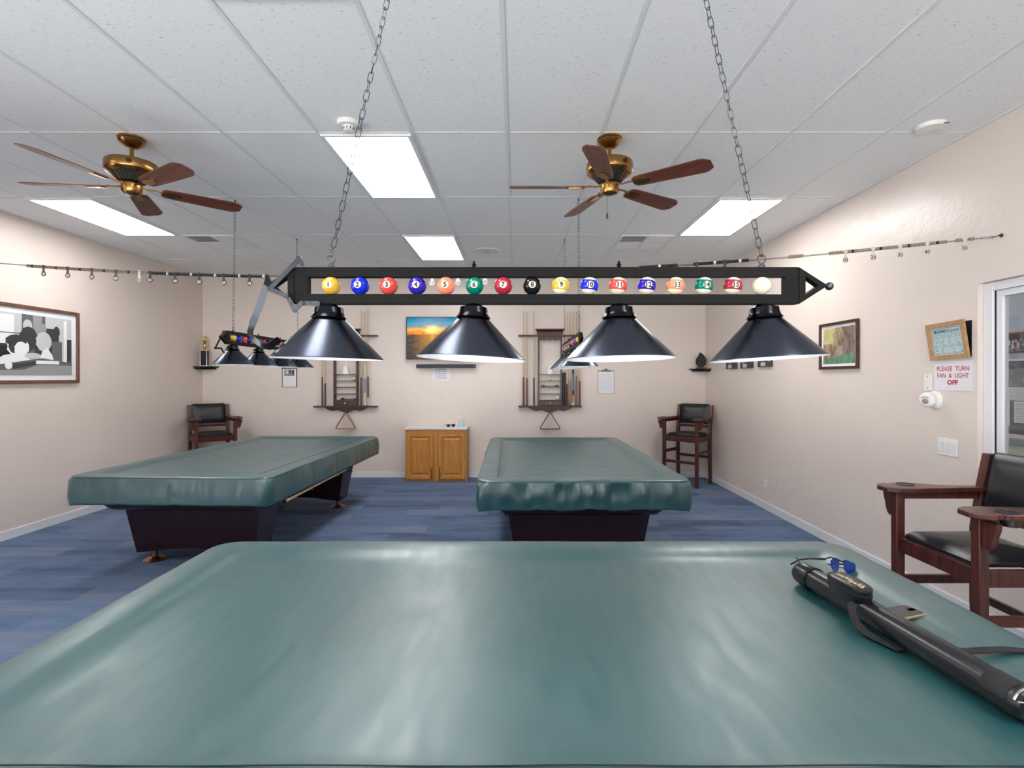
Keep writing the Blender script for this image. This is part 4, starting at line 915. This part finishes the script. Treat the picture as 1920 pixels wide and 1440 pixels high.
# ------------------------------------------------------------------ cue racks
def cue_rack(x, label):
    t = thing('cue_rack', label, 'cue rack', (x, YB, 0), group='wall cue racks')
    W = .4875
    bm = B(); box(bm, -W, W, -.115, -.002, 1.092, 1.115); lo = obj('lower_shelf', bm, DARKWOOD, t, smooth=0, bevel=.005)
    bm = B(); n = 40; top = [(-.365+.73*i/n) for i in range(n+1)]
    def wave(x): a = abs(x)/.365; return 1.018+.062*a**1.4-.012*math.cos(a*PI*3.1)-(0 if a < .97 else -.02)
    pl = [(x_, wave(x_)) for x_ in top]+[(.365, 1.0915), (-.365, 1.0915)]
    prism(bm, pl, .03, .05, Matrix(((1, 0, 0, 0), (0, 0, -1, 0), (0, 1, 0, 0), (0, 0, 0, 1)))); obj('apron', bm, DARKWOOD, t, smooth=0)
    bm = B(); box(bm, -W, W, -.075, -.002, 2.183, 2.208); obj('upper_shelf', bm, DARKWOOD, t, smooth=0, bevel=.004)
    bm = B(); box(bm, -.225, .225, -.09, -.002, 2.288, 2.302); rings(bm, [[Vector((sx*a, y, z)) for sx, y in ((-1, -.002), (-1, -b), (1, -b), (1, -.002))] for a, b, z in ((.2, .06, 2.208), (.2, .06, 2.255), (.215, .08, 2.288))], cap0=True, cap1=True); obj('crown', bm, DARKWOOD, t, smooth=0)
    for s in (-1, 1):
        bm = B(); box(bm, s*.175-.011, s*.175+.011, -.085, -.002, 1.115, 2.183); obj('side_panel', bm, DARKWOOD, t, smooth=0, bevel=.002)
    bm = B(); pl = [(-.164+.328*i/48, 2.118+.010*abs(math.sin(4*PI*i/48))) for i in range(49)]+[(.164, 2.182), (-.164, 2.182)]
    prism(bm, pl, .06, .075, Matrix(((1, 0, 0, 0), (0, 0, -1, 0), (0, 1, 0, 0), (0, 0, 0, 1)))); obj('valance', bm, DARKWOOD, t, smooth=0)
    for z in (1.599, 1.503, 1.405, 1.304, 1.206):
        bm = B(); box(bm, -.164, .164, -.08, -.002, z-.009, z); obj('shelf', bm, DARKWOOD, t, smooth=0)
    bm = B(); box(bm, -.162, .162, -.086, -.004, 1.118, 1.194); dr = obj('drawer', bm, DARKWOOD, t, smooth=0, bevel=.004)
    bm = B(); lathe(bm, [(.006, 0), (.005, .012), (.011, .018), (.009, .026), (0, .028)], 16, Matrix.Translation((0, -.086, 1.156)) @ rot('X', 90)); obj('knob', bm, PLASTIC, dr)
    bm = B(); tube(bm, [(0, -.05, 1.055), (0, -.066, 1.052), (0, -.078, 1.044), (0, -.074, 1.034), (0, -.062, 1.036)], .003, 8); lathe(bm, [(0, .05), (.009, .051), (.009, .054), (0, .055)], 12, Matrix.Translation((0, 0, 1.055)) @ rot('X', 90)); obj('hook', bm, BRASS, t)
    return t
RX1, RX2 = -2.636, .5116
cue_rack(RX1, 'dark wood cue rack on the far wall, left of the television')
cue_rack(RX2, 'dark wood cue rack on the far wall, right of the television')
def triangle(x, label, m_, sz):
    t = thing('rack_triangle', label, 'ball rack', (x, YB-.071, 1.034), group='ball triangles hung on the cue racks')
    w_, h, r = .16*sz, .27*sz, .022; C = [Vector((0, 0, -.012)), Vector((w_, 0, -h)), Vector((-w_, 0, -h))]; pts = []
    for i in range(3):
        p, a, b = C[i], C[i-1], C[(i+1) % 3]; da, db = (a-p).normalized(), (b-p).normalized(); s0, s1 = p+da*.04, p+db*.04
        for q in range(7): f = q/6; pts.append(s0*(1-f)**2+p*2*f*(1-f)+s1*f*f)
    bm = B(); strap(bm, pts+[pts[0]], .036, .014, (0, 1, 0)); obj('rail', bm, m_, t, smooth=50); return t
triangle(RX1, 'tan wooden ball triangle hanging under the left cue rack', mat('tan_wood', srgb(150, 112, 82), .4), 1.0)
triangle(RX2, 'dark brown ball triangle hanging under the right cue rack', mat('brown_plastic', srgb(92, 72, 66), .4), 1.02)
def cue(x, top, split, butt_m, label, shaft_m=MAPLE, bands=(), r0=.0145, yo=.062):
    t = thing('pool_cue', label, 'pool cue', (x, YB-yo, 1.1155), group='cues standing in the wall racks')
    H = top-1.1155; sp = split-1.1155
    bm = B(); lathe(bm, [(0, .008), (r0, .008), (r0, .1), (r0*.85, sp)], 14); obj('butt', bm, butt_m, t, smooth=50)
    bm = B(); lathe(bm, [(r0*.85, sp), (.0068, H-.03), (.0066, H-.012)], 12); obj('shaft', bm, shaft_m, t, smooth=50)
    bm = B(); lathe(bm, [(.0066, H-.012), (.0062, H), (0, H+.001)], 10); obj('tip', bm, mat('blue_tip', srgb(120, 130, 150), .7), t)
    bm = B(); lathe(bm, [(0, 0), (r0*.9, 0), (r0*.98, .009), (0, .009)], 12); obj('bumper', bm, RUBBER, t)
    for z0, z1, m_ in bands:
        f = lambda z: r0 if z < .1 else r0+(r0*.85-r0)*(z-.1)/max(.05, sp-.1)
        bm = B(); lathe(bm, [(f(z0)+.0008, z0), (f(z1)+.0008, z1)], 14, caps=False); obj('wrap', bm, m_, t)
P = lambda px: (px-969)*(YB-.062)/992
cue(P(604.4), 2.57, 1.56, BUTT, 'brown-butted cue, leftmost in the left rack')
cue(P(609.8), 2.57, 1.46, BUTT, 'dark cue second from the left end of the left rack')
cue(P(677.5), 2.575, 1.55, BUTT, 'brown cue beside the right side panel of the left rack')
cue(P(684), 2.56, 1.75, CREAM, 'cream patterned cue with grey wrap in the left rack', bands=((.2, .42, LINEN),), r0=.017)
cue(P(690), 2.59, 1.70, mat('silver_butt', srgb(206, 200, 198), .3), 'white-butted cue with dark grey wrap, rightmost in the left rack', bands=((.13, .45, mat('dark_wrap', srgb(96, 90, 92), .7)),))
cue(P(981.7), 2.57, 1.56, BUTT, 'brown cue, leftmost in the right rack', r0=.016)
cue(P(988), 2.56, 1.54, mat('reddish_butt', srgb(112, 70, 54), .3), 'reddish cue second from the left end of the right rack', r0=.016)
cue(P(1001), 2.57, 1.55, BUTT, 'brown cue just left of the right rack shelves')
cue(P(1063.5), 2.55, 1.45, mat('dark_red_butt', srgb(82, 42, 36), .3), 'dark red cue just right of the black tubes in the right rack')
cue(P(1068.5), 2.56, 1.5, mat('tan_butt', srgb(164, 118, 82), .3), 'tan-butted cue next to the black and blue wrapped one')
cue(P(1074.7), 2.55, 1.72, mat('maple_butt', srgb(190, 150, 110), .3), 'pale cue with black and blue wrap in the right rack', bands=((.16, .24, BUTTD), (.24, .49, BLUEGREY), (.49, .57, BUTTD), (.012, .05, PLASTIC)), r0=.0165)
cue(P(1081), 2.56, 1.58, mat('mid_brown_butt', srgb(134, 88, 62), .3), 'mid-brown cue second from the right end of the right rack')
cue(P(1087), 2.555, 1.5, mat('plum_butt', srgb(86, 44, 46), .3), 'plum-butted cue, rightmost in the right rack')
for px, lab in ((1056.2, 'short black tube beside the right rack side panel'), (1059.7, 'short black tube next to the dark red cue in the right rack')):
    t = thing('black_cue_tube', lab, 'cue tube', (P(px), YB-.05, 1.1155), group='short black tubes in the right rack'); bm = B(); lathe(bm, [(0, 0), (.012, 0), (.012, .5), (.010, .512), (0, .512)], 16); obj('tube', bm, BUTTD, t)
def chalk_cone(x, z, label):
    t = thing('hand_chalk_cone', label, 'chalk cone', (x, YB-.058, z), group='white chalk cones'); bm = B(); lathe(bm, [(0, 0), (.054, 0), (.054, .006), (.042, .1), (.037, .122), (.028, .131), (0, .133)], 28, None); obj('cone', bm, mat('white_chalk', srgb(238, 238, 242), .8), t)
chalk_cone(RX1-.005, 1.5995, 'white hand chalk cone on the left rack top shelf'); chalk_cone(RX2+.005, 1.5995, 'white hand chalk cone on the right rack top shelf')
for x, z, lab in ((RX1+.118, 1.5035, 'white cue ball on the left rack second shelf'), (RX2+.002, 1.5035, 'white cue ball on the right rack second shelf'), (RX2+.118, 1.2065, 'cream cue ball on the right rack bottom shelf')):
    t = tag(mk('cue_ball', BALLME[15], None, (x, YB-.045, z+BR)), lab, 'ball', 'cue balls on the rack shelves')
for x, z, lab in ((RX1+.055, 1.2062, 'black bridge head on the left rack bottom shelf'), (RX2+.0, 1.4055, 'black bridge head on the right rack middle shelf')):
    t = thing('cue_bridge', lab, 'cue bridge', (x, YB-.05, z), group='black bridge heads on the rack shelves')
    bm = B(); prism(bm, [(-.14, .0), (-.14, .022), (-.115, .033), (-.09, .03), (-.07, .018), (.07, .018), (.09, .03), (.115, .033), (.14, .022), (.14, 0), (.09, 0), (.075, .006), (-.075, .006), (-.09, 0)], -.008, .008, rot('X', 90)); obj('body', bm, BLACK, t, smooth=0, bevel=.002)

# ------------------------------------------------------------------ score wires with beads
def WY(x): return 3.226+(2.93-x)*.0863
def WZ(x): return 2.225+.0148*(x+.6)**2
def WX(px): a = (px-969)/992; return 3.479*a/(1+.0863*a)
BEADS = {c: None for c in ('beige', 'black', 'white')}
BM_ = {'beige': mat('beige_bead', srgb(150, 132, 118), .5), 'black': mat('black_bead', srgb(22, 22, 24), .4), 'white': mat('white_bead', srgb(214, 210, 204), .5)}
for c in BEADS:
    bm = B(); lathe(bm, [(.002, -.0078), (.008, -.0074), (.0112, -.003), (.0112, .003), (.008, .0074), (.002, .0078)], 14, rot('Y', 90)); o = obj('bead', bm, BM_[c], smooth=60); BEADS[c] = o.data; bpy.data.objects.remove(o)
def wire(label, dy, beads, tags):
    t = thing('score_wire', label, 'score wire', (0, dy, 0), group='bead score wires strung across the room')
    bm = B(); tube(bm, [(XL+.001+(XR-XL-.002)*i/60, WY(XL+(XR-XL)*i/60), WZ(XL+(XR-XL)*i/60)) for i in range(61)], .0016, 6); obj('wire', bm, STEEL, t)
    for x, c in beads:
        o = mk('bead', BEADS[c], t, (x, WY(x), WZ(x)), (0, math.atan(-.0296*(x+.6)), math.atan(-.0863)))
    for px, num, style in tags:
        x = WX(px); bm = B()
        pl = [(-.006, .0), (.006, .0), (.008, -.03)]+[(.0175*math.cos(a), -.052+.0175*math.sin(a)) for a in [math.radians(35-250/10*q) for q in range(11)]]+[(-.008, -.03)]
        prism(bm, pl, -.0015, .0015, rot('X', 90)); cyl(bm, (0, -.003, 0), (0, .003, 0), .012, n=14)
        tg = obj('number_tag', bm, {'black': BM_['black'], 'brown': mat('brown_tag', srgb(84, 74, 68), .5), 'clear': mat('pale_tag', srgb(208, 194, 184), .4), 'white': mat('white_tag', srgb(222, 214, 206), .5)}[style], t, (x, WY(x)-.014, WZ(x)), smooth=0)
        bm = B(); text_into(bm, num, 0, 0, height=.024 if style == 'clear' else .019, M=lambda p: Vector((p.x, -.0022, p.y-.052)), bold=.01); obj('numeral', bm, {'black': PAPER, 'brown': PAPER, 'clear': INK, 'white': GREYINK}[style], tg, smooth=0)
    return t
bl = []
for i in range(50): bl.append((WX(50)+(WX(276)-WX(50))*(i+.5)/50, 'black' if i % 10 == 2 and i else 'beige'))
for i in range(50): bl.append((WX(281)+(WX(506)-WX(281))*(i+.5)/50, 'white' if i % 10 == 7 else 'black'))
wire('score wire with beige then black beads reaching the left wall', 0, bl, [(85, '10', 'brown'), (130, '20', 'brown'), (175, '30', 'brown'), (220, '40', 'brown'), (264, '50', 'clear'), (284, '50', 'black'), (331, '40', 'black'), (376, '30', 'black'), (422, '20', 'black'), (470, '10', 'black')])
br_ = []
for a, b, n, c in ((1196, 1268, 16, 'black'), (1297, 1400, 22, 'black'), (1474, 1501, 6, 'beige'), (1549, 1768, 42, 'beige'), (1784, 1798, 3, 'beige'), (1809, 1818, 2, 'beige')):
    for i in range(n): br_.append((WX(a)+(WX(b)-WX(a))*(i+.5)/n, c if not (i % 10 == 8) else ('white' if c == 'black' else 'black')))
t = wire('score wire with black and beige beads hooked to the right wall', -.03, br_, [(812, '10', 'white'), (860, '20', 'white'), (910, '30', 'white'), (1302, '10', 'black'), (1354, '20', 'black'), (1577, '10', 'clear'), (1628, '20', 'clear'), (1678, '30', 'clear'), (1728, '40', 'clear'), (1797, '50', 'clear')])
x0, x1 = WX(1826), WX(1852)
bm = B(); lathe(bm, [(.002, 0), (.007, .006), (.0085, .04), (.007, .09), (.002, .096)], 10, Matrix.Translation((x0, WY(x0), WZ(x0))) @ rot('Y', 88)); obj('turnbuckle', bm, CHROME, t)
bm = B(); lathe(bm, [(.012, 0), (.012, .004), (.004, .008), (.004, .02), (0, .02)], 12, Matrix.Translation((XR-.001, WY(XR), WZ(XR))) @ rot('Y', -90)); obj('wall_hook', bm, STEEL, t)

# ------------------------------------------------------------------ things on the near table
TZ = .7775
A0, A1 = Vector((1.072, 2.0, 0)), Vector((1.142, 1.185, 0)); dv = (A0-A1).normalized(); LEN = (A0-A1).length; R0 = .039
M = Matrix.Identity(4); ux = Vector((0, 0, 1)).cross(dv)
for i, c in enumerate((dv, ux*-1 if False else Vector((0, 0, 1)).cross(dv), Vector((0, 0, 1)))): M[0][i], M[1][i], M[2][i] = c
M[0][3], M[1][3], M[2][3] = A1.x, A1.y, TZ+R0
t = thing('cue_case', 'long black tube cue case lying on the near table', 'cue case', M=M)   # local x along the tube, away from the camera
RX = rot('Y', 90)
bm = B(); lathe(bm, [(.0, .012), (R0-.001, .012), (R0, .02), (R0, LEN-.085), (R0*.985, LEN-.08), (0, LEN-.08)], 40, RX); obj('tube', bm, CASEM, t)
bm = B(); lathe(bm, [(R0*1.0, LEN-.084), (R0*1.06, LEN-.08), (R0*1.05, LEN-.02), (R0*.98, LEN-.006), (R0*.7, LEN+.004), (0, LEN+.007)], 40, RX); cp = obj('lid', bm, CASEM, t)
bm = B(); tube(bm, [(LEN-.082, R0*1.05*math.cos(2*PI*i/36), R0*1.05*math.sin(2*PI*i/36)) for i in range(36)], .0028, 6, closed=True); obj('lid_ring', bm, RUBBER, cp)
bm = B(); tube(bm, [(LEN-.01, .01, R0*.98), (LEN, .012, R0+.01), (LEN+.006, .016, R0+.012)], .0022, 6); obj('zip_pull', bm, BLACK, cp)
bm = B(); lathe(bm, [(0, -.012), (R0*.75, -.010), (R0*.98, 0), (R0*1.03, .012), (R0*1.03, .03)], 40, RX); obj('end_cap', bm, BLACK, t)
bm = B(); rs = []
for xx in (.012, .075): rs.append([Vector((xx, (R0+.0022)*math.cos(a), (R0+.0022)*math.sin(a))) for a in [math.radians(5+130*q/14) for q in range(15)]])
R_ = rings(bm, rs, close=False); o = obj('web_patch', bm, WEB, t); so = o.modifiers.new('thick', 'SOLIDIFY'); so.thickness = .002
bm = B(); tube(bm, [(-.004+.0*q, (R0*1.02)*math.cos(math.radians(25+110*q/14)), (R0*1.02)*math.sin(math.radians(25+110*q/14))) for q in range(15)], .0028, 8); tube(bm, [(-.012, R0*.92, .016), (-.0135, .0, .012), (-.012, -R0*.72, .029)], .0022, 6); obj('metal_ring', bm, CHROME, t)
# pouch
PX = .545
bm = B(); ol = [(-.098, .004), (-.088, -.02), (-.06, -.033), (0, -.039), (.05, -.039), (.075, -.03), (.086, 0), (.075, .03), (.05, .039), (0, .039), (-.06, .033), (-.088, .024)]
def og(sc, z): return [Vector((PX+x*sc*.9, .010+y*sc*.95, z)) for x, y in ol]
rings(bm, [og(.9, R0-.014), og(.98, R0+.004), og(.98, R0+.022), og(1.0, R0+.027), og(.99, R0+.031), og(.94, R0+.033), og(.6, R0+.035)], cap0=True, cap1=True); po = obj('pouch', bm, CASEM, t, smooth=50)
bm = B(); tube(bm, og(.985, R0+.0315), .0022, 6, closed=True); tube(bm, og(.995, R0+.012), .0015, 6, closed=True); obj('piping', bm, BLACK, po)
bm = B(); pts = [(PX-.07+.12*i/60, .014+.009*math.sin(i*.85)*(1 if i < 50 else .5)-.004*math.sin(i*.2), R0+.0362) for i in range(61)]; tube(bm, pts, .0011, 5); tube(bm, [(PX-.075, .025, R0+.0362), (PX-.03, .014, R0+.0365), (PX+.055, .01, R0+.0362)], .0009, 5); obj('script_stitching', bm, mat('pale_gold_thread', srgb(206, 196, 150), .5), po)
bm = B(); strap(bm, [(.47, R0*.72, .014), (.478, R0+.004, .026), (.468, R0+.022, .026), (.448, R0+.034, .010), (.43, R0+.034, -.014), (.405, R0+.026, -.029), (.36, R0+.010, -.0345), (.31, R0-.004, -.0355)], .025, .0025, [(1, .5, .3), (.9, .5, .1), (.8, .4, .3), (.7, -.1, .5), (.5, .9, .3), (.3, 1, .0), (.2, 1, 0), (.1, 1, 0)]); obj('strap', bm, WEB, t, smooth=60)
bm = B(); strap(bm, [(.315, -R0*.7, -.03), (.305, -R0-.01, -.031), (.295, -R0-.05, -.031), (.28, -R0-.1, -.029), (.265, -R0-.14, -.021), (.25, -R0-.18, -.012), (.225, -R0-.25, -.010)], .026, .0025, [(1, .3, 0)]*7); obj('strap', bm, WEB, t, smooth=60)
bm = B(); strap(bm, [(.035, -R0+.01, .004), (.02, -R0-.018, .006), (.0, -R0-.03, -.016), (-.02, -R0-.04, -.03), (-.05, -R0-.06, -.034)], .028, .006, (1, -.4, .5)); obj('strap_pad', bm, mat('black_velcro', srgb(10, 10, 10), .95), t, smooth=60)
t = thing('mobile_phone', 'dark phone in a clear gold-edged case beside the cue case', 'phone', (1.245, 1.722, TZ+.0005), math.radians(17))
bm = B(); prism(bm, [(x, y) for x, y, *_ in rrect(.0735, .037, .012, 3, 5)], 0, .0095); obj('case', bm, mat('gold_edge', srgb(196, 168, 134), .3, .7), t, bevel=.002, smooth=30)
bm = B(); prism(bm, [(x, y) for x, y, *_ in rrect(.0705, .034, .010, 3, 5)], .0096, .0104); obj('back_glass', bm, mat('phone_black', srgb(28, 26, 28), .12), t, smooth=30)
bm = B(); prism(bm, [(x+.052, y+.0) for x, y, *_ in rrect(.012, .006, .0055, 2, 4)], .0104, .0118); obj('camera_lens', bm, STEEL, t)
glasses('sunglasses', 'blue mirrored sunglasses beside the cue case on the near table', (1.262, 2.06, TZ+.038), rot('Z', 28) @ rot('X', -12) @ rot('Y', 16), mat('blue_mirror_lens', srgb(30, 70, 160), .12, .75), mat('dark_blue_frame', srgb(16, 20, 34), .3), 1.18)

# ------------------------------------------------------------------ next room, seen through the window
def nx(px): return 6.0*992/(px-969)
def nz(px, py): return EYE+(708-py)*nx(px)/992
t = thing('framed_group_photo', 'black framed group photograph seen through the window', 'picture', M=on_wall('next', (nx(1879)+nx(1879)-.62)/2, 1.97, .003))
bm = B(); frame_rect(bm, .62, .25, .016, 0, .018); obj('frame', bm, BLACK, t, smooth=0)
bm = B(); box(bm, -.298, .298, -.113, .113, .001, .004); obj('mat_board', bm, mat('photo_backdrop', srgb(150, 142, 134), .5), t, smooth=0)
bm = B(); rr = random.Random(4); cols = [mat('shirt_%d' % i, c, .6) for i, c in enumerate((srgb(60, 96, 150), srgb(170, 60, 56), srgb(222, 222, 226), srgb(60, 56, 58), srgb(150, 180, 200), srgb(206, 164, 140)))]
quad(bm, -.29, .29, .02, .11, .0045, 3)
for i in range(26):
    x = -.27+.54*rr.random(); y = -.07+.08*rr.random(); c = rr.randrange(5); z = .005+i*.0002; quad(bm, x-.016, x+.016, y-.035, y+.02, z, c); poly(bm, [(x+.009*math.cos(q), y+.03+.012*math.sin(q)) for q in [2*PI*k/8 for k in range(8)]], z+.0001, 5)
obj('print', bm, cols, t, smooth=0)
t = thing('notice_board', 'grey notice board with pinned papers seen through the window', 'notice board', M=on_wall('next', 5.55, 1.32, .002))
bm = B(); box(bm, -.95, 1.1, -.45, .43, 0, .012); obj('panel', bm, GREYFAB, t, smooth=0)
bm = B(); box(bm, -.97, 1.12, .43, .455, 0, .03); box(bm, -.97, 1.12, -.5, -.45, 0, .03); obj('rail', bm, GRIDM, t, smooth=0)
def pin(px0, px1, py0, py1, label, style, text=None, zz_=.0145):
    y0, y1 = nx(px0), nx(px1); z1 = nz(px0, py0); z0 = nz(px0, py1); yc = (y0+y1)/2; wv = (y0-y1)/2; h = (z1-z0)/2
    t = thing('pinned_paper', label, 'paper', M=on_wall('next', yc, (z0+z1)/2, zz_), group='papers on the notice board')
    bm = B(); box(bm, -wv, wv, -h, h, 0, .0015); obj('sheet', bm, G[2] if style == 'photo' else PAPER, t, smooth=0)
    bm = B(); rr = random.Random(px0)
    if style == 'photo':
        for q in range(7): a, b = rr.uniform(-wv, wv*.5), rr.uniform(-h, h*.4); quad(bm, a, min(wv, a+rr.uniform(.05, .2)), b, min(h, b+rr.uniform(.04, .14)), .002+q*.0002, rr.choice((1, 2)))
    else:
        scribble_rows(bm, -wv*.85, wv*.85, -h*.9, h*(.2 if text else .8), 9, .002, 1, .25, rr)
        if text: text_into(bm, text, 0, h*.36, width=wv*1.5, height=.025, z=.002, mi=0); quad(bm, -wv*.6, wv*.1, -h*.3, h*.2, .0023, 2)
    obj('print', bm, [INK, GREYINK, mat('photo_tan', srgb(150, 140, 134), .6)], t, smooth=0)
pin(1869, 1887, 678, 727, 'white paper at the top left of the notice board', 'text')
pin(1894, 1935, 680, 726, 'dark photograph at the top of the notice board', 'photo')
pin(1868, 1896, 729, 796, 'paper headed CAT with a small picture, on the notice board', 'text', 'RY CAT', .017)
pin(1888, 1935, 726, 750, 'wide white paper under the dark photograph on the notice board', 'text', None, .0195)
pin(1904, 1940, 752, 792, 'white paper at the right of the notice board', 'text')
t = thing('sofa', 'cream sofa back seen through the window', 'sofa', (5.72, 6.0, 0))
bm = B(); box(bm, -.12, .2, -1.6, 1.3, .02, .74); obj('back', bm, mat('cream_fabric', srgb(206, 200, 186), .8), t, bevel=.05, seg=4)
bm = B(); box(bm, -.75, -.125, -1.6, 1.3, .02, .42); obj('seat', bm, MATS['cream_fabric'], t, bevel=.05, seg=4)
